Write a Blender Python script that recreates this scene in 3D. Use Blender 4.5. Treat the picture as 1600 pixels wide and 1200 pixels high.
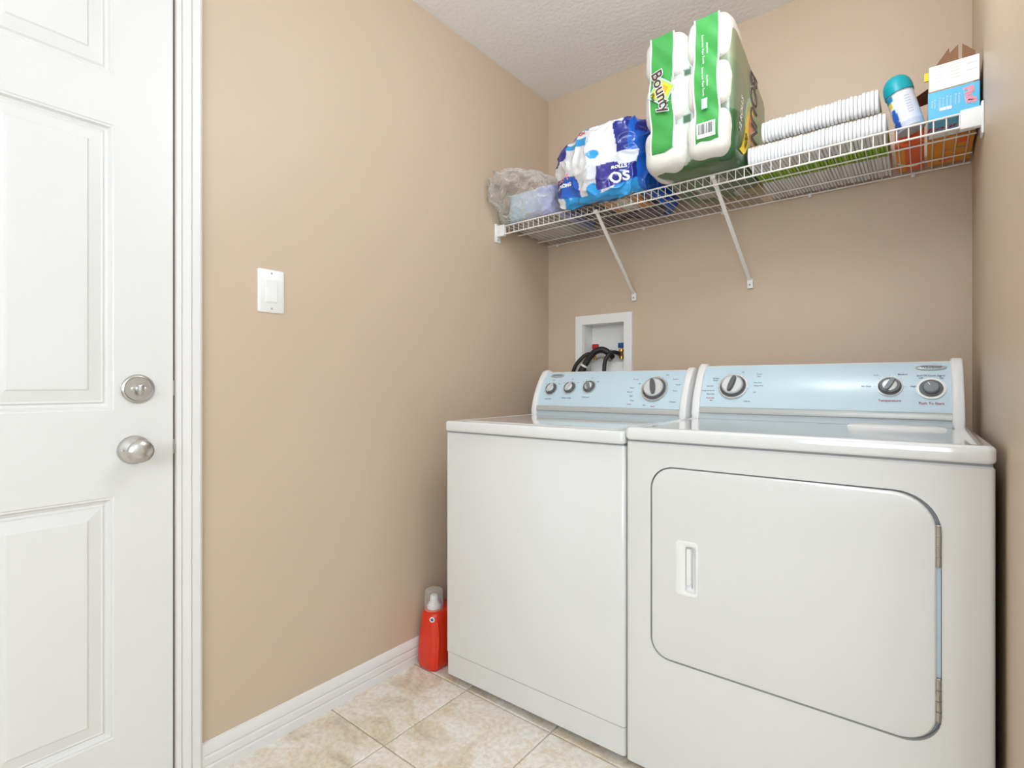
import bpy, bmesh, math, random
import numpy as np
from mathutils import Vector, Matrix, noise

random.seed(7)
scene = bpy.context.scene
COL = scene.collection
for o in list(bpy.data.objects):
    bpy.data.objects.remove(o)
R = math.radians

# ------------------------------------------------------------------ camera, world, lights, exposure
cam_data = bpy.data.cameras.new('camera')
cam_data.sensor_width = 36.0
cam_data.lens = 808 * 36 / 1600
cam_data.clip_start = 0.02
cam = bpy.data.objects.new('camera', cam_data)
cam.location = (1.497, -2.180, 1.043)
cam.rotation_euler = (R(90), 0, R(38.512))
COL.objects.link(cam)
scene.camera = cam

world = bpy.data.worlds.new('world')
scene.world = world
world.use_nodes = True
world.node_tree.nodes['Background'].inputs[0].default_value = (0.93, 0.96, 1.0, 1)
world.node_tree.nodes['Background'].inputs[1].default_value = 1.0

def area_light(name, loc, rot, sx, sy, power, color):
    l = bpy.data.lights.new(name, 'AREA')
    l.shape = 'RECTANGLE'; l.size = sx; l.size_y = sy
    l.energy = power; l.color = color
    o = bpy.data.objects.new(name, l)
    o.location = loc; o.rotation_euler = rot
    COL.objects.link(o)
    return o
# added soft fill behind the photographer, set outside an unseen added hall window
area_light('added_fill_light', (1.75, -4.08, 1.60), (R(90), 0, 0), 1.9, 1.5, 34, (0.84, 0.965, 1.09))
# globe ceiling lamps, the hall one added as unseen fill: x, y, strength of the glowing glass, radius (modelled further down)
LAMPS = [(1.20, -1.08, 14, 0.13), (2.40, -2.90, 18, 0.13)]

vs = scene.view_settings
vs.view_transform = 'Standard'
vs.look = 'None'
vs.gamma = 1.0
vs.use_curve_mapping = False
vs.exposure = 0.66

# ------------------------------------------------------------------ helpers
def lin(c):
    c = c / 255.0
    return c / 12.92 if c <= 0.04045 else ((c + 0.055) / 1.055) ** 2.4
def S(r, g, b):
    return (lin(r), lin(g), lin(b), 1.0)

def mat(name, color, rough=0.5, metal=0.0, coat=0.0, spec=0.5, bump=None, vary=None, attr=None,
        trans=0.0, ior=1.45, emit=None, estr=0.0, sheen=0.0, coat_rough=0.05):
    """bump=(scale, strength, detail); vary=(scale, amount)"""
    m = bpy.data.materials.new(name)
    m.use_nodes = True
    nt = m.node_tree
    b = nt.nodes['Principled BSDF']
    b.inputs['Base Color'].default_value = color
    b.inputs['Roughness'].default_value = rough
    b.inputs['Metallic'].default_value = metal
    b.inputs['Coat Weight'].default_value = coat
    b.inputs['Coat Roughness'].default_value = coat_rough
    b.inputs['Specular IOR Level'].default_value = spec
    b.inputs['Transmission Weight'].default_value = trans
    b.inputs['IOR'].default_value = ior
    if emit:
        b.inputs['Emission Color'].default_value = emit
        b.inputs['Emission Strength'].default_value = estr
    tc = nt.nodes.new('ShaderNodeTexCoord')
    if attr:
        a = nt.nodes.new('ShaderNodeAttribute')
        a.attribute_name = attr
        nt.links.new(a.outputs['Color'], b.inputs['Base Color'])
    if vary:
        n = nt.nodes.new('ShaderNodeTexNoise')
        n.inputs['Scale'].default_value = vary[0]
        n.inputs['Detail'].default_value = 4
        nt.links.new(tc.outputs['Object'], n.inputs['Vector'])
        mx = nt.nodes.new('ShaderNodeMix'); mx.data_type = 'RGBA'
        k = vary[1]
        mx.inputs[6].default_value = tuple(max(0, c * (1 - k)) for c in color[:3]) + (1,)
        mx.inputs[7].default_value = tuple(min(1, c * (1 + k)) for c in color[:3]) + (1,)
        nt.links.new(n.outputs['Fac'], mx.inputs[0])
        nt.links.new(mx.outputs[2], b.inputs['Base Color'])
    if bump:
        n = nt.nodes.new('ShaderNodeTexNoise')
        n.inputs['Scale'].default_value = bump[0]
        n.inputs['Detail'].default_value = bump[2] if len(bump) > 2 else 3
        nt.links.new(tc.outputs['Object'], n.inputs['Vector'])
        bp = nt.nodes.new('ShaderNodeBump')
        bp.inputs['Strength'].default_value = bump[1]
        bp.inputs['Distance'].default_value = 0.004
        nt.links.new(n.outputs['Fac'], bp.inputs['Height'])
        nt.links.new(bp.outputs['Normal'], b.inputs['Normal'])
    return m

def film_mat(name, tint, base=0.12, amp=0.45, scale=40):
    """thin crinkled clear plastic: mostly see-through, glossy on the folds"""
    m = bpy.data.materials.new(name); m.use_nodes = True
    nt = m.node_tree
    for n in list(nt.nodes):
        if n.type != 'OUTPUT_MATERIAL': nt.nodes.remove(n)
    out = [n for n in nt.nodes if n.type == 'OUTPUT_MATERIAL'][0]
    tr = nt.nodes.new('ShaderNodeBsdfTransparent')
    pr = nt.nodes.new('ShaderNodeBsdfPrincipled')
    pr.inputs['Base Color'].default_value = tint
    pr.inputs['Roughness'].default_value = 0.18
    tc = nt.nodes.new('ShaderNodeTexCoord')
    nz = nt.nodes.new('ShaderNodeTexNoise'); nz.inputs['Scale'].default_value = scale
    nz.inputs['Detail'].default_value = 5
    nt.links.new(tc.outputs['Object'], nz.inputs['Vector'])
    bp = nt.nodes.new('ShaderNodeBump'); bp.inputs['Strength'].default_value = 0.9
    bp.inputs['Distance'].default_value = 0.01
    nt.links.new(nz.outputs['Fac'], bp.inputs['Height'])
    nt.links.new(bp.outputs['Normal'], pr.inputs['Normal'])
    lw = nt.nodes.new('ShaderNodeLayerWeight'); lw.inputs['Blend'].default_value = 0.35
    nt.links.new(bp.outputs['Normal'], lw.inputs['Normal'])
    ma = nt.nodes.new('ShaderNodeMath'); ma.operation = 'MULTIPLY_ADD'
    ma.inputs[1].default_value = amp; ma.inputs[2].default_value = base
    ma.use_clamp = True
    nt.links.new(lw.outputs['Facing'], ma.inputs[0])
    mx = nt.nodes.new('ShaderNodeMixShader')
    nt.links.new(ma.outputs[0], mx.inputs[0])
    nt.links.new(tr.outputs[0], mx.inputs[1]); nt.links.new(pr.outputs[0], mx.inputs[2])
    nt.links.new(mx.outputs[0], out.inputs[0])
    return m

MW = {}
def empty(name, loc=(0, 0, 0), rz=0.0, label=None, cat=None, group=None):
    o = bpy.data.objects.new(name, None)
    o.empty_display_size = 0.05
    o.location = loc; o.rotation_euler = (0, 0, rz)
    COL.objects.link(o)
    MW[o] = Matrix.Translation(loc) @ Matrix.Rotation(rz, 4, 'Z')
    tag(o, label, cat, group)
    return o
def tag(o, label=None, cat=None, group=None, kind=None):
    if label: o['label'] = label
    if cat: o['category'] = cat
    if group: o['group'] = group
    if kind: o['kind'] = kind
    return o

def link(name, me, m=None, parent=None):
    o = bpy.data.objects.new(name, me)
    COL.objects.link(o)
    if m is not None and not me.materials:
        me.materials.append(m)
    if parent is not None:
        o.parent = parent
        MW[o] = MW.get(parent, Matrix.Identity(4))
    else:
        MW[o] = Matrix.Identity(4)
    return o

def from_bm(name, bm, m, parent=None, local=False, smooth=False, autos=None):
    """vertices in world space unless local; stored relative to the parent"""
    bmesh.ops.recalc_face_normals(bm, faces=bm.faces)
    me = bpy.data.meshes.new(name)
    bm.to_mesh(me); bm.free()
    if parent is not None and not local:
        me.transform(MW[parent].inverted())
    if smooth:
        me.polygons.foreach_set('use_smooth', [True] * len(me.polygons))
    if autos is not None:
        me.polygons.foreach_set('use_smooth', [True] * len(me.polygons))
        sharp_by_angle(me, autos)
    me.update()
    return link(name, me, m, parent)

def sharp_by_angle(me, deg):
    bm = bmesh.new(); bm.from_mesh(me)
    a = math.radians(deg)
    for e in bm.edges:
        if len(e.link_faces) == 2 and e.calc_face_angle(0) > a:
            e.smooth = False
    bm.to_mesh(me); bm.free()

def bm_box(bm, x0, x1, y0, y1, z0, z1, bev=0.0, seg=2, mtx=None):
    v = [bm.verts.new((x, y, z)) for x in (x0, x1) for y in (y0, y1) for z in (z0, z1)]
    f = [(0, 1, 3, 2), (4, 6, 7, 5), (0, 4, 5, 1), (2, 3, 7, 6), (0, 2, 6, 4), (1, 5, 7, 3)]
    fs = [bm.faces.new([v[i] for i in q]) for q in f]
    if bev > 0:
        es = list({e for q in fs for e in q.edges})
        r = bmesh.ops.bevel(bm, geom=es, offset=bev, segments=seg, profile=0.5, affect='EDGES')
        vv = {w for q in r['faces'] for w in q.verts}
        vv = list(vv) if mtx else []
        if mtx:
            allv = set()
            stack = list(vv)
            while stack:
                w = stack.pop()
                if w in allv: continue
                allv.add(w)
                for e in w.link_edges: stack.append(e.other_vert(w))
            for w in allv: w.co = mtx @ w.co
    elif mtx:
        for w in v: w.co = mtx @ w.co

def box(name, x0, x1, y0, y1, z0, z1, m, parent=None, bev=0.0, seg=2, local=False):
    bm = bmesh.new()
    bm_box(bm, x0, x1, y0, y1, z0, z1, bev, seg)
    return from_bm(name, bm, m, parent, local, autos=(40 if bev else None))

def bm_extrude_profile(bm, prof, axis, a0, a1, closed=True):
    """prof: list of (p,q); axis 'X' -> (a,p,q), 'Y' -> (p,a,q), 'Z' -> (p,q,a)"""
    def P(p, q, a):
        return {'X': (a, p, q), 'Y': (p, a, q), 'Z': (p, q, a)}[axis]
    A = [bm.verts.new(P(p, q, a0)) for p, q in prof]
    B = [bm.verts.new(P(p, q, a1)) for p, q in prof]
    n = len(prof)
    for i in range(n if closed else n - 1):
        j = (i + 1) % n
        bm.faces.new((A[i], A[j], B[j], B[i]))
    if closed:
        bm.faces.new(A); bm.faces.new(B[::-1])
    return A, B

def extr(name, prof, axis, a0, a1, m, parent=None, local=False, autos=35, closed=True):
    bm = bmesh.new()
    bm_extrude_profile(bm, prof, axis, a0, a1, closed)
    return from_bm(name, bm, m, parent, local, autos=autos)

def bm_lathe(bm, prof, n=32, mtx=Matrix.Identity(4), sx=1.0, sy=1.0):
    """prof list of (r,h) from one end to the other, axis local Z"""
    rings = []
    for r, h in prof:
        if r < 1e-6:
            rings.append([bm.verts.new(mtx @ Vector((0, 0, h)))])
        else:
            rings.append([bm.verts.new(mtx @ Vector((sx * r * math.cos(2 * math.pi * i / n), sy * r * math.sin(2 * math.pi * i / n), h))) for i in range(n)])
    for a, b in zip(rings[:-1], rings[1:]):
        for i in range(n):
            j = (i + 1) % n
            if len(a) == 1 and len(b) == 1: continue
            if len(a) == 1: bm.faces.new((a[0], b[j], b[i]))
            elif len(b) == 1: bm.faces.new((a[i], a[j], b[0]))
            else: bm.faces.new((a[i], a[j], b[j], b[i]))
    for rg in (rings[0], rings[-1]):
        if len(rg) > 1:
            bm.faces.new(rg)

def lathe(name, prof, m, parent=None, n=32, mtx=Matrix.Identity(4), local=False, autos=35, sx=1, sy=1):
    bm = bmesh.new()
    bm_lathe(bm, prof, n, mtx, sx, sy)
    return from_bm(name, bm, m, parent, local, autos=autos)

def bm_tube(bm, pts, r, n=8, cap=True):
    pts = [Vector(p) for p in pts]
    rings = []
    prev = None
    for i, p in enumerate(pts):
        if i == 0: d = pts[1] - p
        elif i == len(pts) - 1: d = p - pts[i - 1]
        else: d = pts[i + 1] - pts[i - 1]
        d.normalize()
        if prev is None:
            u = d.orthogonal().normalized()
        else:
            u = (prev - d * prev.dot(d)).normalized()
        prev = u
        w = d.cross(u)
        rr = r[i] if isinstance(r, (list, tuple)) else r
        rings.append([bm.verts.new(p + rr * (math.cos(2 * math.pi * k / n) * u + math.sin(2 * math.pi * k / n) * w)) for k in range(n)])
    for a, b in zip(rings[:-1], rings[1:]):
        for i in range(n):
            j = (i + 1) % n
            bm.faces.new((a[i], a[j], b[j], b[i]))
    if cap:
        bm.faces.new(rings[0][::-1]); bm.faces.new(rings[-1])

def tube(name, pts, r, m, parent=None, n=8, local=False):
    bm = bmesh.new()
    bm_tube(bm, pts, r, n)
    return from_bm(name, bm, m, parent, local, autos=50)

def spline(pts, n=24):
    """Catmull-Rom through the points"""
    P = [Vector(p) for p in pts]
    P = [2 * P[0] - P[1]] + P + [2 * P[-1] - P[-2]]
    out = []
    for i in range(1, len(P) - 2):
        for k in range(n):
            t = k / n
            a, b, c, d = P[i - 1], P[i], P[i + 1], P[i + 2]
            out.append(0.5 * ((2 * b) + (c - a) * t + (2 * a - 5 * b + 4 * c - d) * t * t + (3 * b - a - 3 * c + d) * t ** 3))
    out.append(P[-2])
    return out

def frame(origin, xd, yd):
    x = Vector(xd).normalized(); y = Vector(yd); y = (y - x * y.dot(x)).normalized()
    z = x.cross(y)
    m = Matrix((x, y, z)).transposed().to_4x4()
    m.translation = Vector(origin)
    return m

def text(name, body, size, mtx, m, parent, local=False, extrude=0.0, bold=0.0, align='CENTER', sx=1.0, shear=0.0):
    c = bpy.data.curves.new(name, 'FONT')
    c.body = body; c.size = size; c.align_x = align; c.align_y = 'CENTER'
    c.extrude = extrude; c.offset = bold; c.shear = shear
    c.resolution_u = 3
    t = bpy.data.objects.new(name, c)
    COL.objects.link(t)
    dg = bpy.context.evaluated_depsgraph_get()
    me = bpy.data.meshes.new_from_object(t.evaluated_get(dg))
    bpy.data.objects.remove(t); bpy.data.curves.remove(c)
    me.name = name
    me.materials.clear()
    me.transform(mtx @ Matrix.Diagonal((sx, 1, 1, 1)))
    if parent is not None and not local:
        me.transform(MW[parent].inverted())
    return link(name, me, m, parent)

def quad_sheet(name, pts_fn, nu, nv, m, parent=None, local=False, thick=0.0, autos=60):
    """sheet of faces from pts_fn(u,v) in [0,1]^2, optionally given thickness"""
    bm = bmesh.new()
    g = [[bm.verts.new(pts_fn(i / nu, j / nv)) for j in range(nv + 1)] for i in range(nu + 1)]
    for i in range(nu):
        for j in range(nv):
            bm.faces.new((g[i][j], g[i + 1][j], g[i + 1][j + 1], g[i][j + 1]))
    if thick:
        bmesh.ops.recalc_face_normals(bm, faces=bm.faces)
        bmesh.ops.solidify(bm, geom=list(bm.faces), thickness=thick)
    return from_bm(name, bm, m, parent, local, autos=autos)

def rrect(x0, x1, y0, y1, r, n=8):
    """rounded rectangle outline, r may be (bl, br, tr, tl)"""
    if not isinstance(r, (tuple, list)): r = (r,) * 4
    out = []
    for (cx, cy, a0, rr) in ((x0 + r[0], y0 + r[0], 180, r[0]), (x1 - r[1], y0 + r[1], 270, r[1]),
                             (x1 - r[2], y1 - r[2], 0, r[2]), (x0 + r[3], y1 - r[3], 90, r[3])):
        for k in range(n + 1):
            a = R(a0 + 90 * k / n)
            out.append((cx + rr * math.cos(a), cy + rr * math.sin(a)))
    return out

def loft(name, rings, m, parent=None, local=False, cap=True, autos=35):
    bm = bmesh.new()
    L = [[bm.verts.new(p) for p in r] for r in rings]
    n = len(L[0])
    for a, b in zip(L[:-1], L[1:]):
        for i in range(n):
            j = (i + 1) % n
            bm.faces.new((a[i], a[j], b[j], b[i]))
    if cap:
        bm.faces.new(L[0][::-1]); bm.faces.new(L[-1])
    return from_bm(name, bm, m, parent, local, autos=autos)

def soft_box(name, c, h, m, parent=None, n=24, k=6.0, warp=None, color=None, local=False):
    """superellipsoid-rounded box; warp(unit, p)->p ; color(unit, p)->rgba"""
    vid = {}; V = []; U = []; F = []
    def vert(p):
        key = (round(p[0], 5), round(p[1], 5), round(p[2], 5))
        if key in vid: return vid[key]
        nrm = (abs(p[0]) ** k + abs(p[1]) ** k + abs(p[2]) ** k) ** (1.0 / k)
        u = Vector((p[0] / nrm, p[1] / nrm, p[2] / nrm))
        q = Vector((c[0] + u.x * h[0], c[1] + u.y * h[1], c[2] + u.z * h[2]))
        if warp: q = warp(u, q)
        vid[key] = len(V); V.append(q); U.append(u)
        return vid[key]
    for ax in range(3):
        for s in (-1, 1):
            for i in range(n):
                for j in range(n):
                    q = []
                    for di, dj in ((0, 0), (1, 0), (1, 1), (0, 1)):
                        a = -1 + 2 * (i + di) / n; b = -1 + 2 * (j + dj) / n
                        p = [0, 0, 0]
                        p[ax] = s; p[(ax + 1) % 3] = a; p[(ax + 2) % 3] = b
                        q.append(vert(p))
                    F.append(q if s > 0 else q[::-1])
    me = bpy.data.meshes.new(name)
    me.from_pydata([tuple(v) for v in V], [], F)
    if color:
        at = me.color_attributes.new('Col', 'FLOAT_COLOR', 'POINT')
        flat = []
        for u, p in zip(U, V): flat.extend(color(u, p))
        at.data.foreach_set('color', flat)
    me.polygons.foreach_set('use_smooth', [True] * len(me.polygons))
    if parent is not None and not local:
        me.transform(MW[parent].inverted())
    return link(name, me, m, parent)

def boolean_cut(o, cutter_bm):
    """subtract a temporary shape and keep only the result"""
    me = bpy.data.meshes.new('tmp'); cutter_bm.to_mesh(me); cutter_bm.free()
    t = bpy.data.objects.new('tmp', me); COL.objects.link(t)
    par = o.parent
    o.parent = None
    md = o.modifiers.new('cut', 'BOOLEAN'); md.object = t; md.operation = 'DIFFERENCE'; md.solver = 'EXACT'
    dg = bpy.context.evaluated_depsgraph_get(); dg.update()
    new = bpy.data.meshes.new_from_object(o.evaluated_get(dg))
    o.modifiers.clear()
    old = o.data; o.data = new
    bpy.data.objects.remove(t); bpy.data.meshes.remove(me); bpy.data.meshes.remove(old)
    o.parent = par

# ------------------------------------------------------------------ materials
M = {}
M['wall'] = mat('wall_paint', S(207, 185, 161), 0.42, spec=0.4, bump=(180, 0.05, 4), vary=(2.0, 0.015))
M['hall'] = mat('hall_bounce_white', S(236, 234, 230), 0.6)  # off-white picked so the unseen hall bounces flatter, less warm light
M['ceiling'] = mat('ceiling_texture', S(247, 244, 239), 0.9, spec=0.2, bump=(62, 0.7, 6))
M['trim'] = mat('trim_paint', S(232, 229, 226), 0.32, vary=(3, 0.01))
M['door'] = mat('door_paint', S(229, 227, 224), 0.36, bump=(260, 0.03, 3), vary=(2.5, 0.01))
M['gap'] = mat('dark_gap', S(150, 132, 116), 0.8)
M['enamel'] = mat('white_enamel', S(224, 223, 220), 0.22, coat=0.5, bump=(420, 0.015, 2))
M['enamel_top'] = mat('white_enamel_gloss', S(228, 228, 226), 0.12, coat=0.8)
M['white_plastic'] = mat('white_plastic', S(238, 237, 234), 0.35)
M['panel_blue'] = mat('console_blue', S(200, 221, 230), 0.28, coat=0.35, coat_rough=0.2)
M['silver'] = mat('satin_silver', S(192, 192, 186), 0.3, metal=0.15)
M['badge'] = mat('badge_silver', S(186, 190, 190), 0.3, metal=0.3)
M['base_grey'] = mat('console_base_grey', S(184, 195, 198), 0.35)
M['chrome'] = mat('brushed_chrome', S(212, 212, 212), 0.22, metal=0.85)
M['nickel'] = mat('satin_nickel', S(196, 194, 190), 0.28, metal=1.0, bump=(300, 0.03, 2))
M['knob_dark'] = mat('knob_grey', S(98, 100, 100), 0.4)
M['knob_mid'] = mat('knob_mid_grey', S(128, 136, 140), 0.4)
M['knob_light'] = mat('knob_face', S(226, 226, 226), 0.25, metal=0.3)
M['print_dark'] = mat('print_grey', S(92, 98, 112), 0.6)
M['print_red'] = mat('print_red', S(176, 70, 86), 0.6)
M['groove'] = mat('door_gap_grey', S(150, 152, 154), 0.6)
M['hinge'] = mat('hinge_steel', S(178, 172, 162), 0.35, metal=0.8)
M['bluewhite'] = mat('pale_blue_seal', S(200, 214, 224), 0.4)
M['wire'] = mat('wire_coating', S(238, 233, 226), 0.4)
M['switch'] = mat('switch_plastic', S(240, 239, 236), 0.3)
M['brass'] = mat('brass', S(200, 160, 84), 0.3, metal=0.9)
M['rubber'] = mat('black_rubber', S(38, 36, 36), 0.45, bump=(200, 0.1, 2))
M['grey_plastic'] = mat('grey_plastic', S(164, 158, 156), 0.5)
M['red'] = mat('red_plastic', S(190, 34, 34), 0.4)
M['blue'] = mat('blue_plastic', S(28, 84, 148), 0.4)
M['bottle'] = mat('red_bottle', S(222, 52, 24), 0.3, coat=0.2)
M['clear'] = film_mat('clear_cup', S(235, 232, 228), 0.14, 0.5, 8)
M['film'] = film_mat('clear_bag', S(240, 234, 226), 0.05, 0.95, 42)
M['lilac'] = mat('pale_package', S(190, 198, 222), 0.35, attr='Col', bump=(60, 0.5, 4))
M['tissue'] = mat('printed_film', S(240, 240, 240), 0.22, coat=0.5, attr='Col', bump=(38, 0.45, 5))
M['wrapper'] = mat('printed_wrap', S(120, 150, 80), 0.3, coat=0.3, attr='Col', bump=(30, 0.2, 3))
M['roll'] = mat('white_roll', S(226, 222, 212), 0.4, coat=0.35, bump=(45, 0.35, 4))
M['green'] = mat('green_band', S(62, 154, 70), 0.24, coat=0.5, bump=(22, 0.5, 4))
M['white_print'] = mat('white_print', S(244, 244, 240), 0.4)
M['brown_print'] = mat('brown_print', S(74, 52, 50), 0.5)
M['yellow_print'] = mat('yellow_print', S(246, 212, 36), 0.45)
M['orange_print'] = mat('orange_print', S(236, 160, 40), 0.45)
M['lime_print'] = mat('lime_print', S(168, 206, 84), 0.45)
M['sky_print'] = mat('sky_print', S(190, 222, 226), 0.45)
M['pink_print'] = mat('pink_print', S(240, 150, 170), 0.45)
M['black_print'] = mat('black_print', S(50, 48, 46), 0.5)
M['card'] = mat('cardboard', S(182, 160, 128), 0.85, vary=(30, 0.06))
M['card_dark'] = mat('cardboard_brown', S(146, 108, 78), 0.85, vary=(30, 0.08))
M['card_white'] = mat('carton_white', S(244, 242, 236), 0.55)
M['carton_grey'] = mat('carton_grey', S(92, 90, 92), 0.6)
M['box_blue'] = mat('box_sky_blue', S(100, 192, 232), 0.4, vary=(12, 0.05))
M['box_orange'] = mat('box_orange', S(236, 152, 24), 0.45, vary=(14, 0.06))
M['box_red'] = mat('box_orange_red', S(236, 92, 30), 0.4, vary=(16, 0.12))
M['teal'] = mat('teal_cap', S(0, 160, 172), 0.35)
M['can'] = mat('can_label', S(226, 230, 240), 0.3, attr='Col')
M['grout'] = mat('grout', S(196, 184, 164), 0.9, bump=(300, 0.3, 3))

def tile_material():
    m = bpy.data.materials.new('stone_tile'); m.use_nodes = True
    nt = m.node_tree; b = nt.nodes['Principled BSDF']
    b.inputs['Roughness'].default_value = 0.42
    tc = nt.nodes.new('ShaderNodeTexCoord'); oi = nt.nodes.new('ShaderNodeObjectInfo')
    ad = nt.nodes.new('ShaderNodeVectorMath'); ad.operation = 'MULTIPLY_ADD'
    nt.links.new(oi.outputs['Random'], ad.inputs[0])
    ad.inputs[1].default_value = (37, 19, 11)
    nt.links.new(tc.outputs['Object'], ad.inputs[2])
    def noise_node(scale, detail, dist=0.0):
        n = nt.nodes.new('ShaderNodeTexNoise'); n.inputs['Scale'].default_value = scale
        n.inputs['Detail'].default_value = detail; n.inputs['Distortion'].default_value = dist
        n.inputs['Roughness'].default_value = 0.62
        nt.links.new(ad.outputs[0], n.inputs['Vector']); return n
    def ramp(src, stops):
        r = nt.nodes.new('ShaderNodeValToRGB')
        e = r.color_ramp.elements
        e[0].position, e[0].color = stops[0]; e[1].position, e[1].color = stops[-1]
        for p, c in stops[1:-1]:
            x = e.new(p); x.color = c
        nt.links.new(src, r.inputs['Fac']); return r
    n1 = noise_node(6.5, 9, 1.2)
    r1 = ramp(n1.outputs['Fac'], [(0.30, S(204, 188, 168)), (0.44, S(232, 220, 200)), (0.54, S(242, 234, 220)), (0.70, S(248, 245, 238))])
    n2 = noise_node(11, 7, 2.2)
    r2 = ramp(n2.outputs['Fac'], [(0.50, (0, 0, 0, 1)), (0.68, (1, 1, 1, 1))])
    mx = nt.nodes.new('ShaderNodeMix'); mx.data_type = 'RGBA'
    mf = nt.nodes.new('ShaderNodeMath'); mf.operation = 'MULTIPLY'; mf.inputs[1].default_value = 0.6
    nt.links.new(r2.outputs[0], mf.inputs[0]); nt.links.new(mf.outputs[0], mx.inputs[0])
    nt.links.new(r1.outputs[0], mx.inputs[6]); mx.inputs[7].default_value = S(226, 202, 162)
    n3 = noise_node(70, 5)
    r3 = ramp(n3.outputs['Fac'], [(0.36, (0.80, 0.76, 0.72, 1)), (0.58, (1, 1, 1, 1))])
    mm = nt.nodes.new('ShaderNodeMix'); mm.data_type = 'RGBA'; mm.blend_type = 'MULTIPLY'; mm.inputs[0].default_value = 0.7
    nt.links.new(mx.outputs[2], mm.inputs[6]); nt.links.new(r3.outputs[0], mm.inputs[7])
    nt.links.new(mm.outputs[2], b.inputs['Base Color'])
    bp = nt.nodes.new('ShaderNodeBump'); bp.inputs['Strength'].default_value = 0.25; bp.inputs['Distance'].default_value = 0.003
    nt.links.new(n1.outputs['Fac'], bp.inputs['Height']); nt.links.new(bp.outputs['Normal'], b.inputs['Normal'])
    return m
M['tile'] = tile_material()

def pad_material():
    m = bpy.data.materials.new('pad_paper'); m.use_nodes = True
    nt = m.node_tree; b = nt.nodes['Principled BSDF']
    b.inputs['Roughness'].default_value = 0.7
    tc = nt.nodes.new('ShaderNodeTexCoord'); sp = nt.nodes.new('ShaderNodeSeparateXYZ')
    nt.links.new(tc.outputs['Object'], sp.inputs[0])
    r = nt.nodes.new('ShaderNodeValToRGB'); r.color_ramp.interpolation = 'CONSTANT'
    e = r.color_ramp.elements
    w = S(228, 228, 228); g = S(140, 178, 52)
    e[0].position = 0; e[0].color = w
    e[1].position = 0.085; e[1].color = g
    x = e.new(0.19); x.color = w
    nt.links.new(sp.outputs['Y'], r.inputs['Fac'])
    nt.links.new(r.outputs[0], b.inputs['Base Color'])
    return m
M['pad'] = pad_material()

# ------------------------------------------------------------------ room shell
XR = 1.617; ZC = 2.481; XH = 3.1; YF = -3.8
def structure(o):
    o['kind'] = 'structure'; return o
bm = bmesh.new()
bm_box(bm, -0.12, 0, -1.663, 0.12, -0.02, ZC)
bm_box(bm, -0.12, 0, -2.535, -1.663, 2.155, ZC)
bm_box(bm, -0.12, 0, YF, -2.535, -0.02, ZC)
structure(from_bm('wall_left', bm, M['wall']))
OX0, OX1, OZ0, OZ1 = 0.205, 0.424, 1.085, 1.331      # outlet box recess
bm = bmesh.new()
bm_box(bm, 0, OX0, 0, 0.12, -0.02, ZC)
bm_box(bm, OX1, XR, 0, 0.12, -0.02, ZC)
bm_box(bm, OX0, OX1, 0, 0.12, -0.02, OZ0)
bm_box(bm, OX0, OX1, 0, 0.12, OZ1, ZC)
structure(from_bm('wall_back', bm, M['wall']))
structure(box('wall_right', XR, XR + 0.12, -1.26, 0.12, -0.02, ZC, M['wall'], bev=0.004))
bm = bmesh.new()
bm_box(bm, XH, XH + 0.12, YF, -1.14, -0.02, ZC)
structure(from_bm('wall_hall_side', bm, M['hall']))
structure(box('wall_hall_back', XR + 0.12, XH, -1.26, -1.14, -0.02, ZC, M['hall']))
WX0, WX1, WZ0, WZ1 = 0.95, 2.55, 0.95, 2.15
bm = bmesh.new()
bm_box(bm, 0, WX0, YF - 0.12, YF, -0.02, ZC)
bm_box(bm, WX1, XH, YF - 0.12, YF, -0.02, ZC)
bm_box(bm, WX0, WX1, YF - 0.12, YF, -0.02, WZ0)
bm_box(bm, WX0, WX1, YF - 0.12, YF, WZ1, ZC)
structure(from_bm('wall_front', bm, M['hall']))
structure(box('ceiling', -0.12, XH + 0.12, YF - 0.12, 0.12, ZC, ZC + 0.06, M['ceiling']))
win = structure(box('added_window_1', WX0, WX1, YF - 0.09, YF - 0.05, WZ0, WZ0 + 0.05, M['trim']))  # unseen window, added as a setting for the fill light
for a in ((WX0, WX1, WZ1 - 0.05, WZ1), (WX0, WX0 + 0.05, WZ0 + 0.05, WZ1 - 0.05), (WX1 - 0.05, WX1, WZ0 + 0.05, WZ1 - 0.05), (1.73, 1.77, WZ0 + 0.05, WZ1 - 0.05)):
    box('added_window_frame', a[0], a[1], YF - 0.09, YF - 0.05, a[2], a[3], M['trim'], win)

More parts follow.
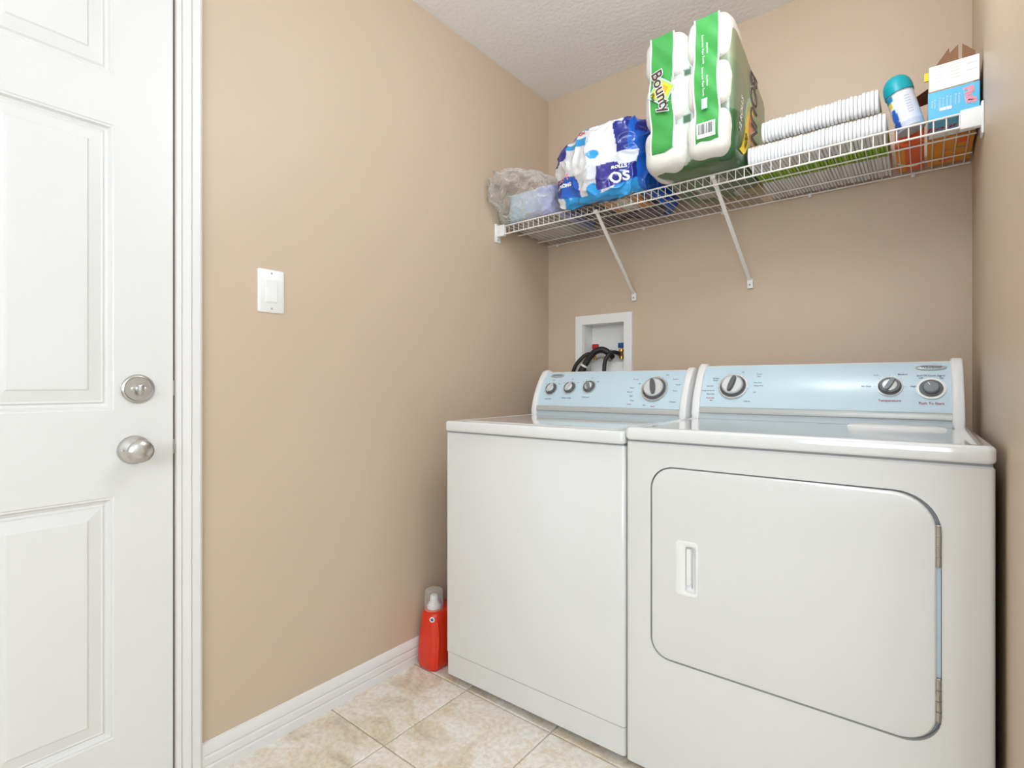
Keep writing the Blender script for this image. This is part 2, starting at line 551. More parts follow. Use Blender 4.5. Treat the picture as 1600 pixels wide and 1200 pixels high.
# floor: grout bed with single tiles
floor = structure(box('floor', -0.12, XH + 0.12, YF - 0.12, 0.12, -0.03, -0.004, M['grout']))
P = 0.345; G = 0.0022
tile_cache = {}
xs = [0.0]; x = 0.278
while x < XH: xs.append(x); x += P
xs.append(XH)
ys = []; y = -0.897 + 3 * P
while y > YF: ys.append(y); y -= P
ys = [0.0] + [q for q in ys if -3.78 < q < -0.01] + [YF]
for i in range(len(xs) - 1):
    for j in range(len(ys) - 1):
        x0, x1, y1, y0 = xs[i], xs[i + 1], ys[j], ys[j + 1]
        if x0 >= XR and y0 > -1.3: continue
        w, d = round(x1 - x0, 4), round(y1 - y0, 4)
        if (w, d) not in tile_cache:
            bm = bmesh.new()
            hw, hd = w / 2 - G, d / 2 - G
            t = 0.003
            lo = [bm.verts.new((sx * hw, sy * hd, -0.006)) for sx, sy in ((-1, -1), (1, -1), (1, 1), (-1, 1))]
            mi = [bm.verts.new((sx * hw, sy * hd, -0.0015)) for sx, sy in ((-1, -1), (1, -1), (1, 1), (-1, 1))]
            hi = [bm.verts.new((sx * (hw - t), sy * (hd - t), 0)) for sx, sy in ((-1, -1), (1, -1), (1, 1), (-1, 1))]
            for A, B in ((lo, mi), (mi, hi)):
                for k in range(4):
                    bm.faces.new((A[k], A[(k + 1) % 4], B[(k + 1) % 4], B[k]))
            bm.faces.new(hi)
            me = bpy.data.meshes.new('tile'); bm.to_mesh(me); bm.free()
            me.materials.append(M['tile'])
            tile_cache[(w, d)] = me
        t_ = link('tile', tile_cache[(w, d)], None, floor)
        t_.location = ((x0 + x1) / 2, (y0 + y1) / 2, 0)

# baseboards
BB = [(0, 0), (.013, 0), (.013, .025), (.0085, .0295), (.0126, .033), (.0122, .052), (.0078, .0565), (.0118, .060), (.0112, .078), (.006, .088), (0, .09)]
structure(extr('baseboard_left', BB, 'Y', -1.6225, -0.0005, M['trim']))
structure(extr('baseboard_back', [(-p, q) for p, q in BB], 'X', 0.013, XR - 0.013, M['trim']))
structure(extr('baseboard_right', [(XR - p, q) for p, q in BB], 'Y', -1.26, -0.0005, M['trim']))
structure(extr('baseboard_front', [(YF + p, q) for p, q in BB], 'X', 0.013, XH - 0.013, M['trim']))

# ------------------------------------------------------------------ door with casing
def casing_prof(inner, outer):
    w = outer - inner
    t = lambda f: inner + w * f
    return [(0.0, t(0)), (.0105, t(0)), (.012, t(.18)), (.0088, t(.205)), (.0125, t(.235)), (.0150, t(.55)), (.0118, t(.58)), (.016, t(.61)), (.0172, t(.90)), (.013, t(1)), (0.0, t(1))]
structure(extr('trim_1', casing_prof(-1.682, -1.623), 'Z', 0, 2.20, M['trim']))
structure(extr('trim_2', casing_prof(-2.516, -2.575), 'Z', 0, 2.20, M['trim']))
bm = bmesh.new()
pr = casing_prof(2.141, 2.20)
bm_extrude_profile(bm, pr, 'Y', -2.516, -1.682)
structure(from_bm('trim_3', bm, M['trim'], autos=35))
bm = bmesh.new()
bm_box(bm, -0.12, 0, -1.6835, -1.663, 0, 2.155)
bm_box(bm, -0.12, 0, -2.535, -2.5145, 0, 2.155)
bm_box(bm, -0.12, 0, -2.5145, -1.6835, 2.138, 2.155)
bm_box(bm, -0.075, -0.048, -1.71, -1.6835, 0, 2.138)
structure(from_bm('trim_4', bm, M['gap']))

DX = -0.001                                           # face of the door slab
DY0, DY1, DZ0, DZ1 = -2.510, -1.6862, 0.012, 2.134
cols = [(-2.043, -1.809), (-2.388, -2.154)]
rows = [(0.205, 0.777), (0.981, 1.655), (1.771, 2.012)]
ycut = sorted([DY0, DY1] + [v for c in cols for v in c])
zcut = sorted([DZ0, DZ1] + [v for r_ in rows for v in r_])
bm = bmesh.new()
vg = {}
def dv(x, y, z):
    k = (round(x, 4), round(y, 4), round(z, 4))
    if k not in vg: vg[k] = bm.verts.new((x, y, z))
    return vg[k]
for i in range(len(ycut) - 1):
    for j in range(len(zcut) - 1):
        a, b, c, d = ycut[i], ycut[i + 1], zcut[j], zcut[j + 1]
        if any(abs(a - q[0]) < 1e-4 and abs(b - q[1]) < 1e-4 for q in cols) and any(abs(c - q[0]) < 1e-4 and abs(d - q[1]) < 1e-4 for q in rows):
            continue
        bm.faces.new((dv(DX, a, c), dv(DX, b, c), dv(DX, b, d), dv(DX, a, d)))
# edges and back of the slab
bev = 0.002
bk = -0.044
for (ya, za), (yb, zb) in (((DY0, DZ0), (DY1, DZ0)), ((DY1, DZ0), (DY1, DZ1)), ((DY1, DZ1), (DY0, DZ1)), ((DY0, DZ1), (DY0, DZ0))):
    bm.faces.new([bm.verts.new(p) for p in ((DX, ya, za), (DX, yb, zb), (bk, yb, zb), (bk, ya, za))])
bm.faces.new([bm.verts.new(p) for p in ((bk, DY0, DZ0), (bk, DY1, DZ0), (bk, DY1, DZ1), (bk, DY0, DZ1))])
door = from_bm('door_1', bm, M['door'])
structure(door)
PROF = [(0, 0), (.0025, -.0015), (.006, -.0015), (.010, -.0065), (.016, -.0085), (.020, -.0055), (.0235, -.0062), (.047, -.0024), (.050, -.0004), (.053, -.0002)]
pcache = {}
for (ya, yb) in cols:
    for (za, zb) in rows:
        bm = bmesh.new()
        rings = []
        for off, dep in PROF:
            rings.append([bm.verts.new((DX + dep * 1.25, y_, z_)) for y_, z_ in ((ya + off, za + off), (yb - off, za + off), (yb - off, zb - off), (ya + off, zb - off))])
        for A, B in zip(rings[:-1], rings[1:]):
            for k in range(4):
                bm.faces.new((A[k], A[(k + 1) % 4], B[(k + 1) % 4], B[k]))
        bm.faces.new(rings[-1])
        from_bm('panel', bm, M['door'], door)

# knob and deadbolt (axis +X)
def on_door(y, z):
    return frame((DX, y, z), (0, 1, 0), (0, 0, 1))
k_ = lathe('door_knob', [(0, 0), (.0345, 0), (.0345, .003), (.031, .008), (.018, .011), (.0115, .014), (.0105, .030), (.014, .034)], M['nickel'], door, 40, on_door(-1.770, .884))
lathe('knob_grip', [(.011, .030), (.017, .034), (.0245, .041), (.0272, .050), (.0258, .058), (.020, .0635), (.010, .066), (0, .0665)], M['nickel'], k_, 40, on_door(-1.770, .884))
lathe('screw', [(0, .0085), (.0032, .0085), (.0032, .0105), (.0015, .0112), (0, .0112)], M['chrome'], k_, 12, on_door(-1.794, .884))
d_ = lathe('deadbolt', [(0, 0), (.0345, 0), (.0352, .003), (.0335, .0055), (.031, .0065), (.0295, .0075), (.0275, .006), (0, .0062)], M['nickel'], door, 40, on_door(-1.762, 1.031))
for dy in (-.0135, .0135):
    lathe('screw', [(0, .006), (.0036, .006), (.0036, .0085), (.0015, .0095), (0, .0095)], M['chrome'], d_, 12, on_door(-1.762 + dy, 1.031))
bm = bmesh.new()
bm_lathe(bm, [(0, .006), (.0075, .006), (.0075, .012), (.006, .013)], 20, on_door(-1.762, 1.031))
bm_box(bm, -.0055, .0055, -.0155, .0115, .012, .030, .004, 2, on_door(-1.762, 1.031))
from_bm('thumb_turn', bm, M['nickel'], d_, autos=40)
for z_, hh in ((1.033, .019), (.884, .019)):
    box('strike_plate', -.004, .0008, -1.6862, -1.6836, z_ - hh, z_ + hh, M['hinge'], door)
box('latch', -.010, .0035, -1.6862, -1.6815, .884 - .007, .884 + .007, M['hinge'], door, bev=.0008)

# light switch
sw = empty('light_switch', (0, -1.4345, 1.314), 0, 'white rocker light switch with plain plate on the beige wall beside the door', 'light switch')
pl = []
for off, h in ((0, 0), (0, .003), (.004, .0062)):
    pl.append([(h, y_, z_) for y_, z_ in rrect(-1.4735 + off, -1.3957 - off, 1.2515 + off, 1.3770 - off, .004, 3)])
loft('plate', pl, M['switch'], sw)
box('frame_insert', .004, .0078, -1.4525, -1.4165, 1.279, 1.3495, M['switch'], sw, bev=.001)
extr('rocker', [(.0074, 1.2825), (.0098, 1.2835), (.0086, 1.314), (.0118, 1.3445), (.0074, 1.346)], 'Y', -1.4495, -1.4195, M['switch'], sw)
for z_ in (1.263, 1.366):
    lathe('screw', [(0, .006), (.0028, .006), (.0028, .0068), (0, .007)], M['grey_plastic'], sw, 12, frame((0, -1.4345, z_), (0, 1, 0), (0, 0, 1)))

# ceiling lamps, outside the picture; the hall lamp is added fill
for i, (lx, ly, pw, rad) in enumerate(LAMPS):
    lp = empty('ceiling_lamp', (lx, ly, ZC), 0, ['round glass globe ceiling lamp above the washer and door', 'added round glass globe fill lamp in the hall, out of view'][i], 'ceiling lamp')
    lathe('base_plate', [(0, 0), (.07, 0), (.07, -.012), (.02, -.02), (.012, -.03), (.012, -.12)], M['trim'], lp, 32, Matrix.Translation((0, 0, -.0005)), local=True)
    gl = mat('lamp_glass', S(255, 250, 240), 0.4, emit=(0.88, 0.97, 1.09, 1), estr=pw)
    lathe('glass_globe', [(0.02, -.115)] + [(rad * math.sin(R(a_)), -.115 - rad + rad * math.cos(R(a_))) for a_ in range(15, 180, 11)] + [(0, -.115 - 2 * rad)], gl, lp, 32, local=True, autos=60)

# ------------------------------------------------------------------ washer and dryer
def bez(p0, p1, p2, t):
    return ((1 - t) ** 2 * p0[0] + 2 * (1 - t) * t * p1[0] + t * t * p2[0], (1 - t) ** 2 * p0[1] + 2 * (1 - t) * t * p1[1] + t * t * p2[1])

class Console:
    def __init__(s, root, w, dz, cap):
        s.root, s.w, s.dz, s.cap = root, w, dz, cap
        s.P = ((.5195, .952 + dz), (.541, 1.035 + dz), (.6005, 1.0925 + dz))
    def at(s, z):
        lo, hi = 0.0, 1.0
        for _ in range(40):
            m_ = (lo + hi) / 2
            if bez(*s.P, m_)[1] < z: lo = m_
            else: hi = m_
        t = (lo + hi) / 2
        a, b = bez(*s.P, max(0, t - .01)), bez(*s.P, min(1, t + .01))
        return bez(*s.P, t), Vector((0, b[0] - a[0], b[1] - a[1])).normalized()
    def frame(s, u, z, off=0.0012):
        (v, zz), up_ = s.at(z)
        m_ = frame((u, v, zz), (1, 0, 0), up_)
        m_.translation = m_.translation + m_.col[2].to_3d() * off
        return m_
    def build(s, u0, u1):
        dz = s.dz; root = s.root
        curve = [bez(*s.P, i / 14) for i in range(15)]
        body = [(.5190, .9118 + dz), (.5190, .944 + dz)] + [(v + .003, z) for v, z in curve] + [(.612, 1.0955 + dz), (.655, 1.094 + dz), (.662, 1.085 + dz), (.662, .9118 + dz)]
        con = extr('console', body, 'X', u0 + .012, u1 - .012, M['white_plastic'], root, local=True)
        pf = [(v, z) for v, z in curve]
        pf2 = pf + [(v + .003, z - .0005) for v, z in pf[::-1]]
        s.panel = extr('control_panel', pf2, 'X', u0 + s.cap, u1 - s.cap, M['panel_blue'], root, local=True)
        st = [(.5195, .9518 + dz), (.5115, .9495 + dz), (.5090, .9420 + dz), (.5105, .9325 + dz), (.5160, .9305 + dz), (.5220, .9305 + dz), (.5235, .9518 + dz)]
        extr('trim_strip', st, 'X', u0 + s.cap, u1 - s.cap, M['silver'], root, local=True)
        extr('trim_base', [(.5160, .9304 + dz), (.5135, .9118 + dz), (.522, .9118 + dz), (.522, .9304 + dz)], 'X', u0 + s.cap, u1 - s.cap, M['base_grey'], root, local=True)
        # end caps: D-shaped cheeks with rounded edges
        c0 = [(.5065, .9114 + dz), (.5045, .928 + dz), (.5085, .945 + dz)]
        c1 = [bez((.5105, .955 + dz), (.5325, 1.041 + dz), (.594, 1.0985 + dz), i / 10) for i in range(11)]
        c2 = [(.606, 1.1035 + dz), (.620, 1.1045 + dz), (.640, 1.099 + dz), (.658, 1.075 + dz), (.667, 1.03 + dz), (.668, .9114 + dz)]
        pr_ = c0 + c1 + c2
        cv = sum(p[0] for p in pr_) / len(pr_); cz = sum(p[1] for p in pr_) / len(pr_)
        for a, b in ((u0, u0 + s.cap), (u1 - s.cap, u1)):
            def ring(u, off):
                out = []
                for v, z in pr_:
                    d = Vector((v - cv, z - cz)); l = d.length
                    d = d * ((l - off) / l)
                    out.append((u, cv + d.x, max(cz + d.y, .9114 + dz)))
                return out
            loft('end_cap', [ring(a, .006), ring(a + .002, .002), ring(a + .006, 0), ring(b - .004, 0), ring(b - .001, .0015), ring(b, .004)], M['white_plastic'], root, local=True, autos=50)
        return con
    def knob(s, name, u, z, r, rot, big=False, pale=False):
        f = s.frame(u, z, .001)
        root = s.root
        k = lathe(name, [(0, 0), (r * 1.10, 0), (r * 1.10, .0016), (r * 1.05, .0022), (r, .003), (r * .99, .009), (r * .93, .011), (0, .011)], M['knob_dark'], root, 40, f, local=True)
        lathe('halo', [(r * 1.02, .0002), (r * 1.24, .0002), (r * 1.24, .0012), (r * 1.02, .0014)], M['silver' if not big else 'chrome'], k, 40, f, local=True)
        ri = r * (.90 if big else .70)
        hh = .020 if big else .012
        prof = [(ri, .010), (ri * .98, hh - .003), (ri * .9, hh), (ri * .86, hh - .002), (0, hh - .003)] if big else [(ri, .010), (ri * .97, hh), (ri * .9, hh + .0006), (0, hh + .0002)]
        lathe('dial_face', prof, M['knob_light'], k, 40, f, local=True)
        # grip: a tapered fin across the dial
        L_ = r * (.82 if big else .9); wd = r * (.26 if big else .30)
        g = []
        fm = f @ Matrix.Rotation(R(rot), 4, 'Z')
        for zz, kk in ((.009, 1.0), (hh + .004, .92), (hh + .009, .70)):
            ring = []
            for i in range(24):
                a = 2 * math.pi * i / 24
                x_ = wd * kk * math.copysign(abs(math.cos(a)) ** .9, math.cos(a)); y_ = L_ * (kk * .3 + .7) * math.copysign(abs(math.sin(a)) ** .8, math.sin(a))
                ring.append(fm @ Vector((x_, y_, zz)))
            g.append(ring)
        loft('grip', g, M['knob_light'] if pale else (M['knob_mid'] if not big else M['knob_dark']), k, local=True, autos=40)
        return k
    def words(s, body, u, z, size, red=False, align='CENTER'):
        text('lettering', body, size, s.frame(u, z, .0012), M['print_red' if red else 'print_dark'], s.panel, local=True, align=align, bold=size * .012)
    def ticks(s, u, z, r0, r1, angs):
        bm = bmesh.new()
        f = s.frame(u, z, .0013)
        for a in angs:
            m_ = f @ Matrix.Rotation(R(a), 4, 'Z')
            bm.faces.new([bm.verts.new(m_ @ Vector(p)) for p in ((-.0004, r0, 0), (.0004, r0, 0), (.0004, r1, 0), (-.0004, r1, 0))])
        from_bm('tick_marks', bm, M['print_dark'], s.panel, local=True)
    def badge(s, u, z, rx, ry):
        f = s.frame(u, z, .0008)
        b = lathe('badge', [(0, 0), (1, 0), (1, .0012 ), (.93, .0024), (.86, .0022), (.8, .0030), (0, .0036)], M['badge'], s.panel, 40, f, local=True, sx=rx, sy=ry)
        text('badge_lettering', 'Whirlpool', ry * 1.05, f @ Matrix.Translation((0, 0, .0040)), M['print_dark'], s.panel, local=True, bold=.0002)

def cabinet(root, w, z0, z1, depth, front_hole=None):
    bm = bmesh.new()
    # shell: rounded vertical edges, open behind a front that may carry a hole
    r = .010
    out = rrect(0, w, 0, depth, r, 4)
    lo = [bm.verts.new((x_, y_, z0)) for x_, y_ in out]
    hi = [bm.verts.new((x_, y_, z1 - .004)) for x_, y_ in out]
    hi2 = [bm.verts.new((min(max(x_, .004), w - .004), min(max(y_, .004), depth - .004), z1)) for x_, y_ in out]
    n = len(out)
    for A, B in ((lo, hi), (hi, hi2)):
        for i in range(n):
            bm.faces.new((A[i], A[(i + 1) % n], B[(i + 1) % n], B[i]))
    bm.faces.new(lo[::-1]); bm.faces.new(hi2)
    return from_bm('cabinet', bm, M['enamel'], root, local=True, autos=50)

def top_panel(root, w, z0, z1, depth, over=.0010):
    r = .014
    rings = []
    def rg(off, z):
        return [(x_, y_, z) for x_, y_ in rrect(-over + off, w + over - off, -.008 + off, depth - off, max(r - off * .5, .003), 5)]
    rings = [rg(.004, z0), rg(.001, z0 + .003), rg(0, z0 + .007), rg(0, z1 - .008), rg(.0015, z1 - .004), rg(.005, z1 - .001), rg(.010, z1), rg(.024, z1), rg(.028, z1 - .003), rg(.034, z1 - .0035)]
    return loft('top_panel', rings, M['enamel_top'], root, local=True, autos=50)

WROT = R(1.0)
washer = empty('washing_machine', (.1795, -.8978, 0), WROT, 'white top-loading washing machine left of the dryer, light blue console with four dials', 'washing machine')
WW = .6802; WD = .655
cabinet(washer, WW, .104, .874, WD)
bm = bmesh.new(); out = rrect(.0005, WW - .0005, .003, WD - .02, .010, 4)
bm_extrude_profile(bm, out, 'Z', .024, .1005)
from_bm('base_panel', bm, M['enamel'], washer, local=True, autos=50)
box('base_seam', .004, WW - .004, .008, WD - .03, .0995, .105, M['groove'], washer, local=True)
box('lid_seam', .004, WW - .004, .004, WD - .02, .872, .8815, M['groove'], washer, local=True)
top_panel(washer, WW, .8785, .9145, WD)
ring = []
for off, z_ in ((0, .9105), (0, .9130), (.004, .9150), (.012, .9155)):
    ring.append([(x_, y_, z_) for x_, y_ in rrect(.045 + off, WW - .045 - off, .040 + off, .470 - off, .02, 5)])
loft('lid', ring, M['enamel_top'], washer, local=True, autos=50)
for x_ in (.05, WW - .05):
    for y_ in (.05, WD - .07):
        lathe('foot', [(0, 0), (.018, 0), (.020, .004), (.016, .010), (.008, .012), (.008, .03)], M['rubber'], washer, 16, Matrix.Translation((x_, y_, 0.0)), local=True)
wc = Console(washer, WW, 0.0, .024)
wc.build(.008, WW - .008)
for u_, rt_, nm in ((.085, -28, 'Load Size'), (.175, -25, 'Water Temp'), (.265, 28, 'Soil Level')):
    z_ = 1.0225 + (.175 - .085 > 0) * (u_ - .085) * .05
    wc.knob('control_knob', u_, z_, .0235, rt_, False, u_ < .2)
    wc.words(nm, u_ - .005, z_ - .042, .0085)
    wc.ticks(u_, z_, .0285, .0325, (60, 30, 0, -30, -60))
    for a, wd in ((55, 'Low'), (0, 'Med'), (-55, 'High')):
        wc.words(wd, u_ - .040 * math.sin(R(a)), z_ + .036 * math.cos(R(a)) + .0, .0055)
wc.knob('timer_knob', .542, 1.0245, .041, 14, True)
wc.ticks(.542, 1.0245, .050, .054, range(-170, 190, 20))
for body, u_, z_, rd in (('Normal', .458, 1.060, True), ('Off', .478, 1.043, False), ('Heavy', .452, 1.028, False), ('Normal', .446, 1.012, False), ('Light', .455, .997, False), ('Rinse', .462, .980, False), ('Casual', .452, .966, True),
                         ('Spin', .512, .964, False), ('Wash', .545, .960, True), ('Delicate', .618, .978, False), ('Rinse', .622, 1.018, False), ('Casual', .628, 1.040, False), ('Regular', .615, 1.060, True), ('Spin', .580, 1.076, False)):
    wc.words(body, u_, z_, .0070, rd)
wc.badge(.093, 1.077, .034, .0110)

dryer = empty('clothes_dryer', (.8640, -.8859, 0), WROT, 'white front-loading clothes dryer with large side-hinged door, against the right wall', 'clothes dryer')
DW = .7385; DD = .665
dc_ = cabinet(dryer, DW, .024, .888, DD)
du0, du1, dz0_, dz1_ = .0693, .6610, .3280, .8290
RADII = (.050, .065, .075, .060)
cut = bmesh.new()
o_ = rrect(du0, du1, dz0_, dz1_, RADII, 10)
bm_extrude_profile(cut, o_, 'Y', -.01, .018)
for v_ in cut.verts: pass
# profile given as (x,z); 'Y' maps (p,a,q)
bmesh.ops.recalc_face_normals(cut, faces=cut.faces)
boolean_cut(dc_, cut)
me = dc_.data
me.polygons.foreach_set('use_smooth', [True] * len(me.polygons)); sharp_by_angle(me, 30)
gx = rrect(du0 + .001, du1 - .001, dz0_ + .001, dz1_ - .001, RADII, 10)
extr('door_recess', gx, 'Y', .0125, .0182, M['groove'], dryer, local=True)
# door panel: slightly domed edge
g0 = .0030
def dring(off, y_):
    return [(x_, y_, z_) for x_, z_ in rrect(du0 + g0 + off, du1 - g0 - .0045 - off, dz0_ + g0 + off, dz1_ - g0 - off, tuple(max(q - g0 - off * .5, .01) for q in RADII), 10)]
dd = loft('door', [dring(0, .0123), dring(0, .004), dring(.0008, .0005), dring(.003, -.0018), dring(.007, -.0026)], M['enamel'], dryer, local=True, autos=50)
cut = bmesh.new()
bm_extrude_profile(cut, rrect(.1625, .1880, .5170, .6330, .006, 4), 'Y', -.02, .011)
bmesh.ops.recalc_face_normals(cut, faces=cut.faces)
boolean_cut(dd, cut)
dd.data.polygons.foreach_set('use_smooth', [True] * len(dd.data.polygons)); sharp_by_angle(dd.data, 30)
# handle: raised frame round a scooped pocket
hr = []
def hring(off, y_, inner=False):
    if inner:
        return [(x_, y_, z_) for x_, z_ in rrect(.1625 + off, .1880 - off, .5170 + off, .6330 - off, .006, 4)]
    return [(x_, y_, z_) for x_, z_ in rrect(.1385 + off, .1950 - off, .5080 + off, .6460 - off, .008, 4)]
bm = bmesh.new()
L = [hring(0, -.0024), hring(.0004, -.0048), hring(.003, -.0056), hring(-.002, -.0050, True), hring(0, -.0036, True), hring(.0006, .004, True), hring(.003, .0085, True), hring(.008, .0105, True)]
L = [[bm.verts.new(p) for p in r_] for r_ in L]
n = len(L[0])
for A, B in zip(L[:-1], L[1:]):
    for i in range(n):
        bm.faces.new((A[i], A[(i + 1) % n], B[(i + 1) % n], B[i]))
bm.faces.new(L[-1])
hd = from_bm('door_handle', bm, M['white_plastic'], dd, local=True, autos=45)
loft('finger_pull', [[(x_, y_, z_) for x_, z_ in rrect(.1640 + o1, .1770 - o1, .536, .628, .004, 3)] for o1, y_ in ((0, .010), (0, -.001), (.002, -.0035))], M['white_plastic'], dd, local=True)
# seal seen in the hinge-side gap, and hinges
box('door_seal', du1 - .0078, du1 - .0012, .007, .0124, .415, .765, M['bluewhite'], dryer, local=True)
for za, zb in ((.685, .768), (.385, .468)):
    h_ = box('hinge', du1 - .0090, du1 - .0010, -.0005, .0124, za, zb, M['hinge'], dryer, local=True, bev=.001)
    for q in range(4):
        z_ = za + (zb - za) * (q + .5) / 4
        lathe('hinge_knuckle', [(0, -.009), (.0046, -.009), (.0046, .009), (0, .009)], M['hinge'], h_, 12, Matrix.Translation((du1 - .005, -.0010, z_)), local=True)
box('top_seam', .004, DW - .004, .004, DD - .02, .886, .8965, M['groove'], dryer, local=True)
top_panel(dryer, DW, .8935, .9275, DD)
# lint screen cover near the console
lr = []
for o1, z_ in ((0, .9236), (0, .9275), (.003, .9300), (.008, .9310)):
    pts = [(.470 + o1, .425 + o1), (.690 - o1, .425 + o1), (.665 - o1, .490 - o1), (.505 + o1, .490 - o1)]
    ring = []
    for i in range(4):
        a, b = pts[i], pts[(i + 1) % 4]
        for t_ in (.06, .35, .65, .94):
            ring.append((a[0] + (b[0] - a[0]) * t_, a[1] + (b[1] - a[1]) * t_, z_))
    lr.append(ring)
loft('lint_cover', lr, M['white_plastic'], dryer, local=True, autos=50)
for x_ in (.05, DW - .05):
    for y_ in (.05, DD - .07):
        lathe('foot', [(0, 0), (.018, 0), (.020, .004), (.016, .010), (.008, .012), (.008, .03)], M['rubber'], dryer, 16, Matrix.Translation((x_, y_, 0.0)), local=True)
dc = Console(dryer, DW, .0125, .026)
dc.build(.008, DW - .010)
dc.knob('timer_knob', .136, 1.035, .038, -14, True)
dc.ticks(.136, 1.035, .046, .050, range(-160, 180, 20))
for body, u_, z_, rd in (('Wrinkle', .075, 1.062, False), ('Guard', .075, 1.055, False), ('Less Dry', .060, 1.036, False), ('Energy Preferred', .055, 1.020, False), ('More Dry', .066, 1.008, False), ('Automatic', .066, .995, True), ('Dry', .070, .987, True),
                         ('Off', .160, 1.083, False), ('Timed', .213, 1.075, False), ('Dry', .213, 1.067, True), ('Very Dry', .212, 1.047, False), ('Damp Dry', .216, 1.037, False), ('Off', .205, 1.015, False), ('Fluff Air', .185, .985, False)):
    dc.words(body, u_, z_, .0065, rd)
dc.knob('control_knob', .566, 1.0355, .0255, -26)
dc.ticks(.566, 1.0355, .034, .038, (90, 45, 0, -45, -90))
dc.words('Temperature', .566, .9950, .0100, True)
for body, u_, z_ in (('Low', .533, 1.068), ('Medium', .596, 1.070), ('Air Only', .510, 1.036), ('High', .620, 1.036)):
    dc.words(body, u_, z_, .0070)
f_ = dc.frame(.659, 1.0300, .001)
sb = lathe('start_button', [(0, 0), (.0265, 0), (.0265, .003), (.022, .004), (.0185, .0035), (0, .0035)], M['knob_dark'], dryer, 40, f_, local=True)
lathe('halo', [(.0262, 0), (.0325, 0), (.0325, .0012), (.0262, .0016)], M['white_print'], sb, 40, f_, local=True)
lathe('cap', [(.0178, .003), (.0172, .011), (.015, .0135), (0, .0145)], M['knob_mid'], sb, 40, f_, local=True)
fm = f_ @ Matrix.Rotation(R(28), 4, 'Z')
bm = bmesh.new(); bm_box(bm, -.0010, .0010, .006, .0150, .0135, .0152, .0003, 1, fm)
from_bm('pointer', bm, M['white_print'], sb, local=True)
dc.words('Push To Start', .659, .9890, .0098, True)
dc.words('End Of Cycle Signal', .659, 1.0660, .0078)
dc.words('Off', .637, 1.059, .0068); dc.words('On', .682, 1.059, .0068)
dc.badge(.660, 1.0885, .035, .0105)

# ------------------------------------------------------------------ laundry outlet box, valves, hoses
ob = empty('outlet_box', (.3155, 0, 1.05), 0, 'white recessed laundry outlet box on the back wall above the washer', 'outlet box')
bm = bmesh.new()
fx0, fx1, fz0, fz1 = .167, .4645, 1.045, 1.3715
for a in ((fx0, OX0, fz0, fz1), (OX1, fx1, fz0, fz1), (OX0, OX1, fz0, OZ0 + .02), (OX0, OX1, OZ1 - .002, fz1)):
    bm_box(bm, a[0], a[1], -.011, -.0005, a[2], a[3])
from_bm('frame', bm, M['white_plastic'], ob)
bm = bmesh.new()
t_ = .004; dp = .085
bm_box(bm, OX0 + .0004, OX0 + t_, -.0005, dp, OZ0, OZ1 - .0004); bm_box(bm, OX1 - t_, OX1 - .0004, -.0005, dp, OZ0, OZ1 - .0004)
bm_box(bm, OX0 + t_, OX1 - t_, -.0005, dp, OZ1 - t_, OZ1 - .0004); bm_box(bm, OX0 + t_, OX1 - t_, -.0005, dp, OZ0, OZ0 + .02)
bm_box(bm, OX0 + t_, OX1 - t_, dp - t_, dp, OZ0 + .02, OZ1 - t_)
bm_box(bm, OX0 + t_, OX1 - t_, .030, dp - t_, OZ0 + .02, OZ0 + .062)
from_bm('recess', bm, M['white_plastic'], ob)
for z_ in (1.255, 1.265): box('rib', OX0 + .06, OX1 - .03, dp - .0055, dp - t_, z_, z_ + .002, M['white_plastic'], ob)
for x_, hm, nm in ((.252, M['red'], 'hot'), (.390, M['blue'], 'cold')):
    v_ = lathe('valve', [(0, 0), (.011, 0), (.011, .020), (.008, .022), (.008, .034), (.012, .036), (.012, .046), (0, .046)], M['brass'], ob, 20, Matrix.Translation((x_, .035, 1.160)))
    lathe('valve_outlet', [(0, 0), (.009, 0), (.009, .012), (.0125, .013), (.0125, .026), (0, .026)], M['brass'], v_, 20, frame((x_, .035, 1.185), (1, 0, 0), (0, 0, 1)) )
    box('valve_handle', x_ - .015, x_ + .015, .026, .044, 1.212, 1.236, hm, v_, bev=.003)
    box('valve_stem', x_ - .004, x_ + .004, .031, .039, 1.198, 1.214, M['brass'], v_)
tube('overflow_wire', spline([(.395, .02, 1.165), (.375, .005, 1.185), (.355, .0, 1.200), (.350, .01, 1.205)], 6), .0016, M['rubber'], ob, 6)
h1 = tube('supply_hose', spline([(.252, .0085, 1.185), (.240, -.018, 1.186), (.216, -.036, 1.166), (.190, -.048, 1.130), (.173, -.052, 1.080), (.165, -.056, 1.00), (.18, -.07, .90)]), .0088, M['rubber'], None, 12)
tag(h1, 'thin black water hose from the red valve down behind the washer', 'hose')
h2 = tube('supply_hose', spline([(.390, .0085, 1.185), (.378, -.022, 1.190), (.366, -.045, 1.178), (.352, -.055, 1.145), (.350, -.060, 1.09), (.350, -.062, 1.00), (.35, -.07, .90)]), .0094, M['rubber'], None, 12)
tag(h2, 'thin black water hose from the blue valve down behind the washer', 'hose')
h3 = empty('drain_hose', (.30, -.02, 1.10), 0, 'thick black drain hose arching out of the outlet box with a white clamp', 'hose')
dpts = spline([(.352, .016, 1.168), (.345, -.006, 1.188), (.318, -.018, 1.204), (.285, -.028, 1.196), (.252, -.034, 1.160), (.226, -.042, 1.115), (.205, -.052, 1.06), (.195, -.062, .98)])
tube('hose', dpts, .0145, M['rubber'], h3, 14)
i0 = int(len(dpts) * .66)
a_, b_ = dpts[i0], dpts[i0 + 4]
tube('sleeve', [dpts[q] for q in range(i0 + 4, i0 + 34)], .0172, M['rubber'], h3, 14)
tube('clamp', [a_, (a_ + b_) / 2, b_], .0195, M['white_plastic'], h3, 16)
